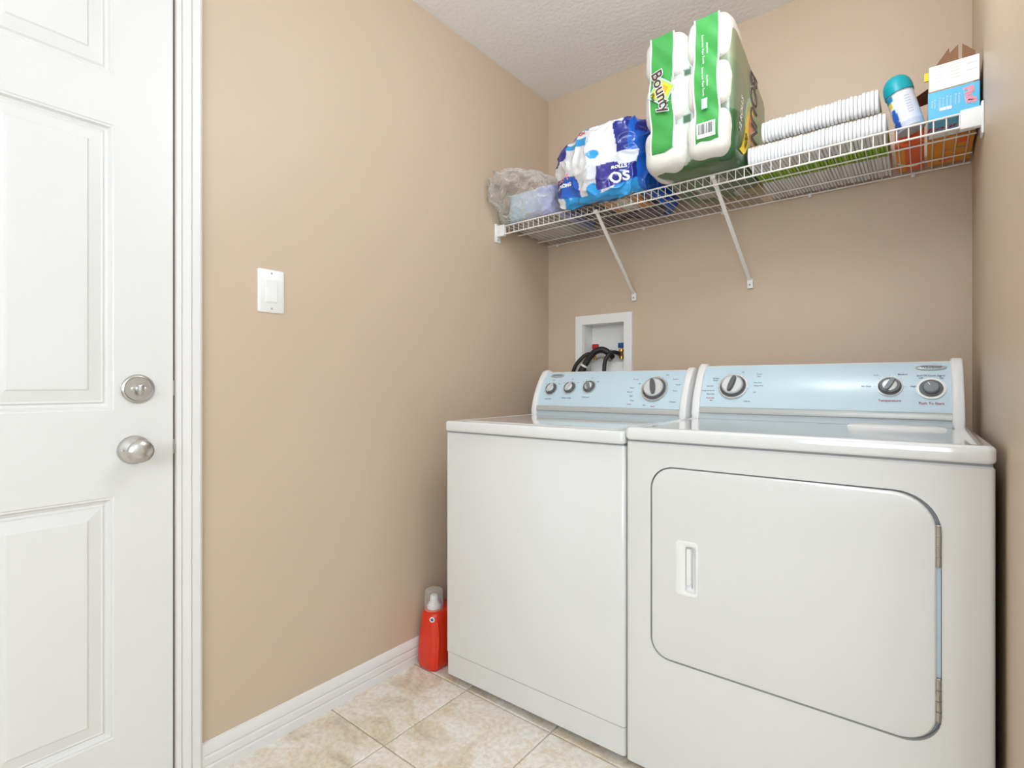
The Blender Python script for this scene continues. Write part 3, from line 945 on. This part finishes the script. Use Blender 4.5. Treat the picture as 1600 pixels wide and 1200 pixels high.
box('clamp_tab', a_.x + .016, a_.x + .032, a_.y - .006, a_.y + .006, a_.z - .028, a_.z - .004, M['grey_plastic'], h3, bev=.002)
tube('hook_guide', spline([(.345, .018, 1.158), (.335, -.002, 1.170), (.312, -.012, 1.178), (.290, -.016, 1.172)]), [.013] * 73, M['grey_plastic'], h3, 10)

# ------------------------------------------------------------------ detergent bottle
bt = empty('detergent_bottle', (.068, -.825, 0), 0, 'red laundry detergent bottle with clear measuring cap on the floor beside the washer', 'bottle')
rings = []
for z_, hx, y0, y1, r_ in ((.000, .034, -.884, -.760, .02), (.004, .041, -.890, -.756, .026), (.02, .046, -.893, -.752, .030), (.06, .0475, -.893, -.750, .032), (.10, .046, -.890, -.752, .032),
                           (.14, .0425, -.886, -.754, .032), (.17, .0405, -.884, -.755, .032), (.192, .039, -.882, -.756, .032), (.203, .036, -.878, -.758, .030), (.208, .030, -.870, -.762, .026)):
    rings.append([(x_, y_, z_) for x_, y_ in rrect(.073 - hx * 1.12, .073 + hx * 1.12, y0 - .012, y1, r_, 6)])
loft('body', rings, M['bottle'], bt, autos=60)
tube('handle', spline([(.100, -.770, .195), (.103, -.768, .228), (.105, -.780, .244), (.104, -.795, .236), (.1, -.805, .205)], 8), .013, M['bottle'], bt, 10)
tube('grip_ridge', spline([(.1205, -.886, .015), (.1230, -.884, .07), (.1195, -.878, .12), (.1130, -.876, .175)], 8), .006, M['bottle'], bt, 8)
lathe('collar', [(.034, 0), (.035, .004), (.033, .008), (0, .008)], M['bottle'], bt, 32, Matrix.Translation((.070, -.853, .203)))
lathe('spout', [(.026, 0), (.026, .010), (.022, .012), (.021, .020), (.016, .024), (.014, .044), (.011, .048), (0, .048)], M['white_plastic'], bt, 28, Matrix.Translation((.070, -.853, .211)))
bm = bmesh.new()
bm_lathe(bm, [(.0355, 0), (.0345, .03), (.0335, .062), (.031, .070), (.024, .073), (0, .0735)], 32, Matrix.Translation((.070, -.853, .208)))
bmesh.ops.delete(bm, geom=[f for f in bm.faces if len(f.verts) > 4], context='FACES_ONLY')
from_bm('measuring_cap', bm, M['clear'], bt, autos=50)
bf = frame((.1012, -.8916, .187), (1, .55, 0), (0, 0, 1))
bd = lathe('badge', [(0, 0), (.0095, 0), (.0095, .001), (0, .0012)], M['white_print'], bt, 24, bf)
lathe('badge_center', [(0, .001), (.0055, .001), (.0055, .0018), (0, .002)], M['blue'], bd, 20, bf)

# ------------------------------------------------------------------ wire shelf
ZS = 1.745; YS = -.408
shelf = empty('wire_shelf', (.8, 0, ZS), 0, 'white wire wall shelf on the back wall above the machines', 'shelf')
wr = .0022
wire_me = None
NW = 60
for i in range(NW):
    x_ = .045 + i * .0263
    if x_ > 1.602: break
    if wire_me is None:
        bm = bmesh.new()
        bm_tube(bm, [(0, -.006, -.001), (0, YS + .004, -.001), (0, YS - .0005, -.003), (0, YS - .0005, -.038)], .0015, 6)
        w0 = from_bm('wire', bm, M['wire'], None, autos=60)
        wire_me = w0.data
        w0.parent = shelf
        w0.location = (x_ - .8, 0, 0)
    else:
        w1 = link('wire', wire_me, None, shelf)
        w1.location = (x_ - .8, 0, 0)
def rail(y_, z_, r_, x0=.02, x1=1.604):
    tube('rail', [(x0, y_, z_), (x1, y_, z_)], r_, M['wire'], shelf, 8)
rail(-.010, ZS - .0045, .0030, .004, 1.612)
rail(-.101, ZS - .0045, .0026, .004, 1.612)
rail(-.255, ZS - .0045, .0026, .004, 1.612)
rail(YS - .002, ZS - .003, .0030, .03, 1.604)
rail(YS - .002, ZS - .038, .0030, .03, 1.604)
# end brackets
for x0, x1, wx0, wx1 in ((.002, .046, .0005, .006), (1.571, 1.6145, 1.611, 1.6165)):
    eb = box('end_bracket', x0, x1, YS - .009, YS + .012, ZS - .046, ZS + .004, M['white_plastic'], shelf, bev=.003)
    box('wall_plate', wx0, wx1, YS - .018, YS + .022, ZS - .070, ZS + .012, M['white_plastic'], eb, bev=.002)
    lathe('screw', [(0, 0), (.0035, 0), (.0035, .0015), (0, .002)], M['grey_plastic'], eb, 10, frame((wx1 if x0 < 1 else wx0, YS, ZS - .058), (0, 1 if x0 < 1 else -1, 0), (0, 0, 1)))
# diagonal braces
for xt, xb, tz in ((.505, .474, ZS - .034), (.946, .964, ZS - .010)):
    a = Vector((xt, YS + .002, tz)); b = Vector((xb, -.012, 1.452))
    d = (b - a).normalized()
    f_ = frame((0, 0, 0), (1, 0, 0), d)
    bm = bmesh.new()
    pro = [(-.0065, -.004), (.0065, -.004), (.0065, .002), (.004, .004), (-.004, .004), (-.0065, .002)]
    A = [bm.verts.new(a + (f_ @ Vector((p, 0, q)))) for p, q in pro]
    B = [bm.verts.new(b + (f_ @ Vector((p, 0, q)))) for p, q in pro]
    for k in range(6): bm.faces.new((A[k], A[(k + 1) % 6], B[(k + 1) % 6], B[k]))
    bm.faces.new(A); bm.faces.new(B[::-1])
    br = from_bm('support_brace', bm, M['wire'], shelf)
    box('foot_plate', xb - .0105, xb + .0105, -.014, -.0005, 1.418, 1.456, M['white_plastic'], br, bev=.003)
    lathe('screw', [(0, 0), (.0038, 0), (.0038, .0015), (0, .002)], M['grey_plastic'], br, 10, frame((xb, -.014, 1.432), (1, 0, 0), (0, 0, 1)))
    box('hook', xt - .008, xt + .008, YS - .008, YS + .008, tz - .008, tz + .007, M['wire'], br, bev=.003)
for x_ in (.06, .52, .86, 1.17, 1.47):
    cl = box('wall_clip', x_ - .006, x_ + .006, -.013, -.0005, ZS - .016, ZS, M['white_plastic'], shelf, bev=.003)

# ------------------------------------------------------------------ things on the shelf
# clear bag with a pale package inside
def nz(p, s, o=0):
    return noise.noise(Vector((p[0] * s + o, p[1] * s - o, p[2] * s + 2 * o)))
bag = empty('plastic_bag', (.16, -.24, ZS), 0, 'crumpled clear plastic bag at the left end of the wire shelf', 'plastic bag')
def bag_warp(u, q):
    q = q.copy()
    left = max(0, -u.x)
    q.z += .072 * max(0, u.z) * (1 - .8 * (u.x + .25) ** 2) - .035 * max(0, u.z) * max(0, u.x)
    q.y -= .085 * max(0, -u.y) * (left + .2) * max(0, u.z + .6)
    a = noise.hetero_terrain(Vector((q.x * 11, q.y * 11, q.z * 11)), .8, 2.1, 4, .6) * .010
    rdg = (1 - abs(nz(q, 24, 3))) ** 5 * .024 * (.5 + left)
    d = Vector((u.x, u.y, u.z * .7))
    q += d * (a + rdg - .010)
    q.z = max(q.z, ZS + .0015)
    q.x = max(q.x, .004)
    return q
soft_box('film', (.155, -.245, ZS + .082), (.142, .195, .082), M['film'], bag, 56, 3.6, bag_warp)
def lil_col(u, p):
    if u.z < -.92: return S(150, 154, 142)
    t = max(0, min(1, (p.x - .10) / .18 + .25 * nz(p, 30, 1)))
    k = .5 + .5 * nz(p, 75, 7)
    a = np.array(S(186, 208, 218)); b = np.array(S(150, 152, 214)); w = np.array(S(222, 224, 240))
    c = a * (1 - t) + (b * (1 - .75 * k) + w * .75 * k) * t
    return tuple(c)
def lil_warp(u, q):
    q = q + u * (.006 * nz(q, 16, 2)); q.z = max(q.z, ZS + .003); return q
pk = soft_box('pale_package', (.176, -.220, ZS + .070), (.124, .182, .067), M['lilac'], None, 28, 10, lil_warp, lil_col)
tag(pk, 'pale blue and lilac package inside the clear plastic bag', 'package')

# blue and white tissue pack
tp = empty('tissue_pack', (.505, -.25, ZS), 0, 'blue and white plastic-wrapped tissue pack between the clear bag and the paper towels', 'tissue pack')
TX, TY, TZ = .525, -.265, ZS + .136
def tis_warp(u, q):
    q = q.copy()
    front = max(0, -u.y)
    # gusset crease in the middle of the front end
    q.y -= .046 * front ** 3 * max(0, 1 - abs(u.x) * 1.15)
    q.z -= .075 * front ** 4 * max(0, -u.z) * (1 - abs(u.x) ** 2)
    q.z += .012 * u.x * max(0, u.z)
    if u.x < -.3 and u.z > .2: q.x += .045 * (-u.x - .3) * (u.z - .2) * 1.4
    a = noise.hetero_terrain(Vector((q.x * 9 + 4, q.y * 9, q.z * 9)), .9, 2.0, 4, .5) * .010
    r_ = (1 - abs(nz(q, 17, 5))) ** 5 * .010
    q += u * (a + r_ - .012)
    if q.y > -.012: q.y = -.012
    if q.y > YS - .012 and q.z < ZS + .001: q.z = ZS + .001
    return q
BLUE = S(20, 92, 190); NAVY = S(24, 40, 132); CY = S(38, 150, 214); WH = S(226, 226, 228); GY = S(216, 218, 226); DK = S(28, 34, 66)
TAN = S(200, 140, 84)
def tis_col(u, p):
    x_, y_, z_ = u.x, u.y, u.z
    n_ = .10 * nz(p, 14, 9)
    if z_ < -.93 and y_ > -.86:                     # underside print
        if -.05 < x_ + n_ < .72 and -.55 < y_ < .15: return TAN if (x_ < .15 or x_ > .42) else S(214, 208, 190)
        return DK
    if x_ > .86 + n_ * .5:
        return BLUE if z_ < .5 else NAVY
    if y_ < -.5:                                     # front end
        if z_ + n_ * .6 < -.72 + .10 * abs(x_): return CY if x_ > -.6 else WH
        if x_ < -.02:
            if z_ < -.22 + n_ and x_ < -.22 - .25 * (z_ + .6):
                return NAVY if x_ < -.66 else BLUE
            if x_ < -.62 and z_ > .22: return NAVY
            if z_ > .50 + n_ * .4 - .25 * (x_ + .5) and x_ < -.06: return WH if abs(z_ - .74) < .085 else CY
            return WH
        if x_ > .52 + n_: 
            if z_ > .02: return NAVY if x_ < .72 else BLUE
            if z_ > -.25: return GY
            return NAVY if z_ > -.62 else BLUE
        if x_ > .18 and -.62 < z_ < -.2 + n_: return S(44, 36, 128)
        if (x_ - .10) ** 2 / .025 + (z_ + .62) ** 2 / .02 < 1: return CY
        if (x_ - .10) ** 2 / .012 + (z_ - .06) ** 2 / .012 < 1: return CY
        return WH if z_ > -.1 else GY
    if z_ > .5:
        if x_ > .55 + n_: return NAVY
        if x_ < -.05 and y_ < -.1: return CY if abs(y_ + .4) > .12 else WH
        return WH
    return BLUE if z_ < .1 else WH
tw = soft_box('wrapper', (TX, TY, TZ), (.198, .205, .136), M['tissue'], tp, 110, 5.5, tis_warp, tis_col)
def tfront(x_, z_, y_=-.4755, tilt=0, yaw=0):
    return Matrix.Translation((x_, y_, z_)) @ Matrix.Rotation(R(yaw), 4, 'Z') @ frame((0, 0, 0), (math.cos(R(tilt)), 0, math.sin(R(tilt))), (-math.sin(R(tilt)), 0, math.cos(R(tilt))))
from mathutils.bvhtree import BVHTree
def drape(o, target, dirn, off=.0016):
    """lay flat print onto the curved film of its own pack"""
    bv = BVHTree.FromPolygons([v.co for v in target.data.vertices], [p.vertices for p in target.data.polygons])
    d = Vector(dirn)
    bm = bmesh.new(); bm.from_mesh(o.data)
    for _ in range(2):
        bmesh.ops.triangulate(bm, faces=bm.faces)
        bmesh.ops.subdivide_edges(bm, edges=[e for e in bm.edges if e.calc_length() > .006], cuts=1)
    bmesh.ops.triangulate(bm, faces=bm.faces)
    bm.to_mesh(o.data); bm.free()
    for v in o.data.vertices:
        h = bv.ray_cast(v.co - d * .3, d)
        if h[0] is not None: v.co = h[0] - d * off
def tt(body, size, x_, z_, m_, tilt=0, bold=.0008):
    a = R(tilt)
    o = text('lettering', body, size, frame((x_, -.5, z_), (math.cos(a), 0, math.sin(a)), (-math.sin(a), 0, math.cos(a))), M[m_], tp, bold=bold)
    drape(o, tw, (0, 1, 0))
tt('COLLECTION', .016, .458, ZS + .2365, 'red', 0, .0005)
tt('OS', .050, .640, ZS + .044, 'white_print', 10, .0014)
tt('ROLLS', .018, .636, ZS + .084, 'white_print', 4)
tt('SOFT', .024, .405, ZS + .092, 'pink_print', 0, .0012)
tt('STRONG', .017, .405, ZS + .066, 'white_print', 0, .0010)

# paper towel pack
pt = empty('paper_towel_pack', (.90, -.33, ZS), 0, 'tall white and green pack of paper towels standing on the wire shelf', 'paper towels')
PX0, PX1, PY0, PY1 = .772, 1.047, -.520, -.110
def wr_warp(u, q):
    q = q.copy()
    back = (q.y - PY0) / (PY1 - PY0)
    if u.z > 0: q.z -= .105 * max(0, min(1, back)) * u.z
    side = 1 - max(0, u.x) ** 6
    q += u * (.004 * nz(q, 9, 4) + .003 * (1 - abs(nz(q, 21, 8))) ** 4) * side
    q.z = max(q.z, ZS + .001)
    return q
OLV = S(128, 134, 100); OLG = S(112, 146, 84); GRN = S(72, 146, 58); DGR = S(46, 92, 52); LBL = S(168, 196, 192); TANO = S(176, 168, 130)
def wr_col(u, p):
    if u.x > .6:
        b = (p.y - PY0) / (PY1 - PY0); h_ = (p.z - ZS) / .42
        # round emblem
        ex, ez = (b - .50) / .22, (h_ - .34) / .27
        rr = ex * ex + ez * ez
        if rr < 1 and b < .52:
            if rr > .80: return LBL
            if rr > .52: return S(166, 190, 90)
            if rr > .28: return S(228, 196, 60)
            return S(226, 110, 50)
        if h_ > .60 + .25 * (.5 - b): return OLV
        if b > .80: return S(134, 142, 96) if h_ > .2 else S(150, 140, 90)
        if h_ < .22 - .1 * b: return DGR
        if b < .30: return S(112, 128, 100) if h_ > .35 else DGR
        return GRN if h_ < .35 else OLG
    if u.z < -.6: return S(70, 104, 60) if nz(p, 12, 2) > -.25 else S(170, 170, 160)
    if u.y < -.5:
        if min(abs(p.z - ZS - .156), abs(p.z - ZS - .305)) < .013 and (abs(p.x - .900) < .012 or p.x > 1.024 or p.x < .785): return S(76, 108, 84)
        return S(196, 202, 194)
    return S(205, 205, 196)
soft_box('wrapper', ((PX0 + PX1) / 2, (PY0 + PY1) / 2, ZS + .212), ((PX1 - PX0) / 2, (PY1 - PY0) / 2, .212), M['wrapper'], pt, 64, 12, wr_warp, wr_col)
rolls = []
for ci, cx in enumerate((.828, .968)):
    for ri in range(3):
        zc = ZS + .079 + ri * .149 + (.006 if ci else 0)
        def rw(u, q):
            q = q.copy(); q += u * (.0025 * nz(q, 22, ci * 3 + ri)); 
            q.z = max(q.z, ZS + .001)
            return q
        hx = .0745 if ci == 0 else .0700
        ro = soft_box('towel_roll', (cx, -.452, zc), (hx, .094, .0765), M['roll'], pt, 18, 4.2, rw)
# printed green bands hanging down the front
def band(x0, x1, z0, z1, slant, yb):
    def f(u, v):
        z_ = z0 + slant * u * (1 - v) + (z1 - z0) * v
        xx = x0 + (x1 - x0) * u + .003 * math.sin(v * 9)
        k = (z_ - ZS - .079) / .149
        wob = .0030 * math.cos(2 * math.pi * k)
        low = max(0, 1 - (z_ - ZS) / .075)
        return (xx, yb - wob + .050 * low ** 1.6 + .0015 * math.sin(u * 7 + v * 30), z_)
    b = quad_sheet('green_band', f, 10, 48, M['green'], pt, thick=.0008)
    for s_ in (0, 1):
        xa = x0 - .005 if s_ == 0 else x1
        def g(u, v, xa=xa):
            q = f(float(s_), v); return (xa + .005 * u + (q[0] - (x0 if s_ == 0 else x1)), q[1] + .0006, q[2])
        quad_sheet('band_edge', g, 1, 48, M['white_print'], pt, thick=.0006)
    return b
YB = -.5505
band(.790, .862, ZS + .035, ZS + .440, .030, YB)
band(.935, 1.004, ZS + .050, ZS + .440, -.004, YB)
# emblem and word on the left band; print is laid on the film
def pf(x_, z_, off=.0, rot=0.0, yb=YB):
    a = R(-90 + rot)
    return frame((x_, yb - .0065 - off, z_), (math.cos(a), 0, math.sin(a)), (-math.sin(a), 0, math.cos(a)))
def lozenge(name, x_, z_, rx, rz, off, m_, rot=0):
    bm = bmesh.new()
    f_ = frame((x_, YB - .0062 - off, z_), (math.cos(R(rot)), 0, math.sin(R(rot))), (-math.sin(R(rot)), 0, math.cos(R(rot))))
    vs_ = [bm.verts.new(f_ @ Vector(p)) for p in ((-rx, 0, 0), (0, -rz, 0), (rx, 0, 0), (0, rz, 0))]
    bm.faces.new(vs_)
    bmesh.ops.recalc_face_normals(bm, faces=bm.faces); bm.normal_update()
    bmesh.ops.solidify(bm, geom=list(bm.faces), thickness=.0003)
    return from_bm(name, bm, m_, pt)
EZ = ZS + .252
lozenge('emblem', .828, EZ, .047, .052, .0000, M['sky_print'], 8)
lozenge('emblem', .828, EZ, .042, .046, .0005, M['lime_print'], 8)
lozenge('emblem', .828, EZ, .034, .034, .0010, M['yellow_print'], 8)
lozenge('emblem', .836, EZ + .004, .016, .018, .0015, M['orange_print'], 8)
text('lettering_outline', 'Bounty', .050, pf(.826, EZ, .0020, 14), M['white_print'], pt, bold=.0030)
text('lettering', 'Bounty', .050, pf(.826, EZ, .0026, 14), M['brown_print'], pt, bold=.0012)
text('lettering', 'Plus', .018, pf(.800, EZ - .012, .0026, 14), M['brown_print'], pt, bold=.0004)
# right band: lines of print, small panel and bar code
for z_, w_ in ((ZS + .335, .10), (ZS + .235, .10)):
    for dx in (0, .013):
        text('lettering', 'Essuie-tout  Paper Towels' if dx == 0 else 'absorbent', .0085, pf(.962 + dx, z_, .0005, 2), M['white_print'], pt)
box('small_print_panel', .958, .975, YB - .0075, YB - .0062, ZS + .150, ZS + .182, M['sky_print'], pt)
def bc(u, v):
    z_ = ZS + .063 + .046 * v
    low = max(0, 1 - (z_ - ZS) / .075)
    return (.942 + .056 * u, YB - .0052 + .050 * low ** 1.6, z_)
quad_sheet('bar_code_label', bc, 2, 6, M['card_white'], pt, thick=.0006)
bm = bmesh.new()
random.seed(3)
u_ = .06
while u_ < .92:
    w_ = random.choice((.012, .02, .03))
    pts = [bc(a, b) for a, b in ((u_, .22), (u_ + w_, .22), (u_ + w_, .9), (u_, .9))]
    bm.faces.new([bm.verts.new((p[0], p[1] - .0012, p[2])) for p in pts]); u_ += w_ + random.choice((.012, .02, .035))
from_bm('bar_code', bm, M['black_print'], pt)
# print on the right-hand side
def ps(y_, z_, off, rot=0):
    a = R(rot)
    return frame((PX1 + .0012 + off, y_, z_), (0, math.sin(a), -math.cos(a)), (0, math.cos(a), math.sin(a)))
text('lettering_outline', 'BOUNTY', .125, ps(-.308, ZS + .178, 0.0, 0), M['white_print'], pt, bold=.0044, sx=.66)
text('lettering', 'BOUNTY', .125, ps(-.308, ZS + .178, .0008, 0), M['brown_print'], pt, bold=.0016, sx=.66)
text('lettering', '12 ROLLS', .030, frame((PX1 + .0012, -.455, ZS + .150), (0, -.25, -1), (0, 1, -.25)) @ Matrix.Rotation(R(180), 4, 'Z'), M['white_print'], pt, bold=.0008)
bm = bmesh.new()
cs = [(-.455, .030, .025), (-.430, .045, .026), (-.405, .075, .024), (-.390, .115, .020), (-.382, .150, .012), (-.378, .175, .004)]
A = [bm.verts.new((PX1 + .0012, y_ - w_, ZS + z_)) for y_, z_, w_ in cs]; B = [bm.verts.new((PX1 + .0012, y_ + w_, ZS + z_)) for y_, z_, w_ in cs]
for k in range(5): bm.faces.new((A[k], B[k], B[k + 1], A[k + 1]))
bmesh.ops.recalc_face_normals(bm, faces=bm.faces); bmesh.ops.solidify(bm, geom=list(bm.faces), thickness=.0006)
from_bm('yellow_banner', bm, M['yellow_print'], pt)
text('lettering', '=20', .036, frame((PX1 + .0030, -.408, ZS + .078), (0, .45, 1), (0, -1, .45)), M['black_print'], pt, bold=.0010)

# rows of white folded pads
bm = bmesh.new()
TH_, HT, LN = .0096, .0605, .385
outl = []
for k in range(9):
    a = R(-90 + 180 * k / 8)
    outl.append((.014 - .014 * math.cos(a) , HT / 2 + HT / 2 * math.sin(a)))
outl = [(y_, z_) for y_, z_ in outl]
outl = outl + [(LN - .004, HT), (LN, HT - .006), (LN, .006), (LN - .004, 0)]
cy_, cz_ = LN / 2, HT / 2
def pring(x_, ins):
    return [bm.verts.new((x_, y_ + (ins if y_ < cy_ else -ins), cz_ + (z_ - cz_) * (1 - ins / cz_))) for y_, z_ in outl]
Lp = [pring(0, .0030), pring(.0016, .0006), pring(TH_ / 2, 0), pring(TH_ - .0016, .0006), pring(TH_, .0030)]
for A, B in zip(Lp[:-1], Lp[1:]):
    for k in range(len(outl)):
        bm.faces.new((A[k], A[(k + 1) % len(outl)], B[(k + 1) % len(outl)], B[k]))
bm.faces.new(Lp[0][::-1]); bm.faces.new(Lp[-1])
p0 = from_bm('folded_pad', bm, M['pad'], None, autos=40)
first = True
random.seed(11)
for row, (xa, xb, z_, lab, grp) in enumerate(((1.052, 1.415, ZS + .0012, 'white folded pad standing on the wire shelf in the lower row of pads', 'white pads in the lower row'),
                                               (1.092, 1.398, ZS + .0715, 'white folded pad in the upper row, stacked on top of the other pads', 'white pads in the upper row'))):
    n_ = int((xb - xa) / .0096)
    for i in range(n_):
        o = p0 if first else p0.copy()
        if not first: COL.objects.link(o)
        first = False
        o.location = (xa + i * (xb - xa) / n_ , -.402 + random.uniform(-.004, .004), z_)
        if row == 1: o.location.z += random.uniform(0, .002)
        tag(o, lab, 'pad', grp)
cs_ = box('cardboard_sheet', 1.056, 1.412, -.372, -.018, ZS + .0625, ZS + .0705, M['card'], None)
tag(cs_, 'thin tan cardboard sheet between the two rows of white pads', 'cardboard')

# spray can leaning left
cn = empty('spray_can', (1.471, -.345, ZS + .0095), 0, 'leaning air freshener spray can with teal cap and blue and white label', 'spray can')
cm = Matrix.Translation((0, 0, 0)) @ Matrix.Rotation(R(-14), 4, 'Y')
bm = bmesh.new()
rC = .0330
bm_lathe(bm, [(rC - .004, 0), (rC - .001, .001), (rC, .003), (rC, .006), (rC - .0015, .008), (rC - .0015, .118), (rC, .119), (rC, .121), (rC - .003, .124)] , 48, cm)
# finer rings so the printed colours read
bm.free()
bm = bmesh.new()
prof = [(rC - .004, 0), (rC - .001, .001), (rC, .003), (rC, .006)] + [(rC - .0012, .008 + .100 * i / 30) for i in range(31)] + [(rC, .109), (rC, .111), (rC - .003, .113)]
bm_lathe(bm, prof, 64, cm)
can = from_bm('can_body', bm, M['can'], cn, local=True, autos=40)
at = can.data.color_attributes.new('Col', 'FLOAT_COLOR', 'POINT')
inv = cm.inverted(); flat = []
for v in can.data.vertices:
    q = inv @ v.co
    a = math.degrees(math.atan2(q.y, q.x)); h_ = q.z
    c = S(226, 229, 240)
    if h_ < .0075 or h_ > .1085: c = S(170, 170, 172)
    elif -125 > a or a > 150:
        if h_ > .094: c = S(20, 140, 190)
        elif .078 < h_ < .094 and -160 < a < -138: c = S(240, 210, 30)
        elif h_ > .085: c = S(246, 246, 240)
        elif .030 < h_ < .070 and abs(((a + 360) % 360) - 215) < 22 - abs(h_ - .045) * 500: c = S(40, 100, 190)
        elif h_ < .030: c = S(34, 84, 160)
        else: c = S(240, 242, 246)
    elif -125 < a < -30 and h_ < .022: c = S(200, 206, 222)
    flat.extend(c)
at.data.foreach_set('color', flat)
lathe('cap', [(rC - .002, .1120), (rC + .0014, .1125), (rC + .0014, .132), (rC - .001, .145), (rC - .006, .155), (rC - .013, .1625), (rC - .022, .1660), (0, .1670)], M['teal'], cn, 48, cm, local=True)
for i in range(7):
    text('label_print', 'lll lll lll lll', .0045, cm @ frame((rC * math.sin(R(18)) , -rC * math.cos(R(18)) - .0006,   .090 - i * .008), (math.cos(R(18)), math.sin(R(18)), 0), (0, 0, 1)), M['print_dark'], cn, local=True, sx=.8)

# cartons at the right end
def carton(name, x0, x1, y0, y1, z0, z1, m_, label):
    e = empty(name, ((x0 + x1) / 2, (y0 + y1) / 2, z0), 0, label, 'box')
    box('carton_body', x0, x1, y0, y1, z0, z1, m_, e, bev=.0012, seg=1)
    return e
ZB = ZS + .0022
b1 = carton('dryer_sheet_box', 1.5065, 1.6105, -.394, -.262, ZB, ZB + .076, M['box_blue'], 'sky blue carton at the right front corner of the wire shelf')
fy = -.3946
text('lettering', 'Fluff', .026, frame((1.590, fy - .0006, ZB + .046), (.15, 0, -1), (1, 0, .15)), M['pink_print'], b1, bold=.0012)
text('lettering_outline', 'Fluff', .026, frame((1.590, fy + .0003, ZB + .046), (.15, 0, -1), (1, 0, .15)), M['white_print'], b1, bold=.0018)
for i, (x_, w_) in enumerate(((1.515, 7), (1.521, 9), (1.531, 10), (1.538, 9), (1.546, 10), (1.553, 8), (1.563, 11), (1.570, 10))):
    text('small_print', 'l' * 4 + ' ' + 'm' * (w_ // 2), .0056, frame((x_, fy, ZB + .044), (0, 0, -1), (1, 0, 0)), M['white_print'], b1)
for dx, w_ in ((1.530, .014), (1.545, .010)):
    box('print_patch', dx, dx + w_, fy - .0002, fy + .0006, ZB + .022, ZB + .030, M['white_print'], b1)
text('lettering', 'Bounce', .034, frame((1.553, -.335, ZB - .0004), (1, -.10, 0), (-.10, -1, 0)), M['red'], b1, bold=.0010, shear=.3)
box('underside_panel', 1.509, 1.608, -.300, -.266, ZB - .0006, ZB + .0004, M['card_white'], b1)
b2 = carton('laundry_box', 1.5065, 1.6105, -.256, -.026, ZB, ZB + .076, M['box_orange'], 'golden orange carton behind the sky blue carton on the wire shelf')
text('lettering', 'powder', .018, frame((1.572, -.150, ZB - .0004), (1, -.05, 0), (-.05, -1, 0)), M['grey_plastic'], b2, bold=.0006, shear=.3)
box('print_patch', 1.535, 1.565, -.090, -.055, ZB - .0005, ZB + .0004, M['box_red'], b2)
box('print_patch', 1.575, 1.600, -.225, -.190, ZB - .0005, ZB + .0004, M['box_red'], b2)
b3 = carton('small_carton', 1.4300, 1.4990, -.262, -.028, ZB, ZB + .058, M['box_red'], 'small orange-red carton behind the spray can on the wire shelf')
def swoosh(u, v):
    return (1.432 + .066 * u, -.125 + .045 * math.sin(u * 2.6) + .020 * v * (1 - u * .4), ZB - .0005)
quad_sheet('print_swoosh', swoosh, 10, 1, M['white_print'], b3, thick=.0004)
box('print_patch', 1.431, 1.452, -.240, -.030, ZB - .0004, ZB + .0003, M['box_orange'], b3)

oc = empty('open_carton', (1.56, -.3, ZB + .077), 0, 'opened white carton with torn brown flaps on top of the sky blue carton', 'box')
x0, x1, y0, y1, z0, z1 = 1.5085, 1.6095, -.392, -.190, ZB + .0770, ZB + .128
box('front_panel', x0, x1, y0, y0 + .0012, z0 + .003, ZB + .146, M['card_white'], oc)
box('carton_base', x0, x1, y0 + .0014, y1, z0, z0 + .0012, M['card'], oc)
box('side_panel', x0, x0 + .0012, y0 + .0014, y1, z0 + .0014, z1, M['card'], oc)
box('side_panel', x1 - .0012, x1, y0 + .0014, y1, z0 + .0014, z1 + .012, M['carton_grey'], oc)
box('rear_panel', x0 + .0014, x1 - .0014, y1 - .0012, y1, z0 + .0014, z1, M['card_dark'], oc)
for i in range(5):
    for j in range(2 + i % 2):
        text('small_print', 'mlmlmnlmlmn', .0036, frame((1.530 + j * .032, y0 - .0004, ZB + .137 - i * .0085), (1, 0, 0), (0, 0, 1)), M['grey_plastic'], oc)
def flap(pts, m_, nm='flap'):
    bm = bmesh.new()
    bm.faces.new([bm.verts.new(p) for p in pts])
    bmesh.ops.recalc_face_normals(bm, faces=bm.faces); bm.normal_update()
    bmesh.ops.solidify(bm, geom=list(bm.faces), thickness=.001)
    return from_bm(nm, bm, m_, oc)
yb_ = -.31
flap([(1.512, yb_, z1 - .01), (1.512, yb_, z1 + .040), (1.552, yb_ + .003, z1 + .098), (1.5535, yb_ + .003, z1 + .084), (1.556, yb_ + .003, z1 + .080), (1.557, yb_, z1 - .01)], M['card_dark'], 'torn_flap')
flap([(1.535, yb_ - .01, z1 - .01), (1.535, yb_ - .01, z1 + .060), (1.571, yb_ - .006, z1 + .096), (1.5725, yb_ - .01, z1 - .01)], M['card_dark'], 'torn_flap')
flap([(1.578, yb_ - .01, z1 - .01), (1.5795, yb_ - .006, z1 + .094), (1.606, yb_ - .004, z1 + .066), (1.608, yb_ - .01, z1 - .01)], M['card_dark'], 'torn_flap')
flap([(1.507, -.305, z1 + .002), (1.470, -.300, z1 - .016), (1.462, -.22, z1 - .010), (1.507, -.20, z1 + .004)], M['card_dark'], 'side_flap')
box('yellow_tab', 1.4985, 1.5075, -.366, -.360, z1 - .004, z1 + .018, M['yellow_print'], oc)
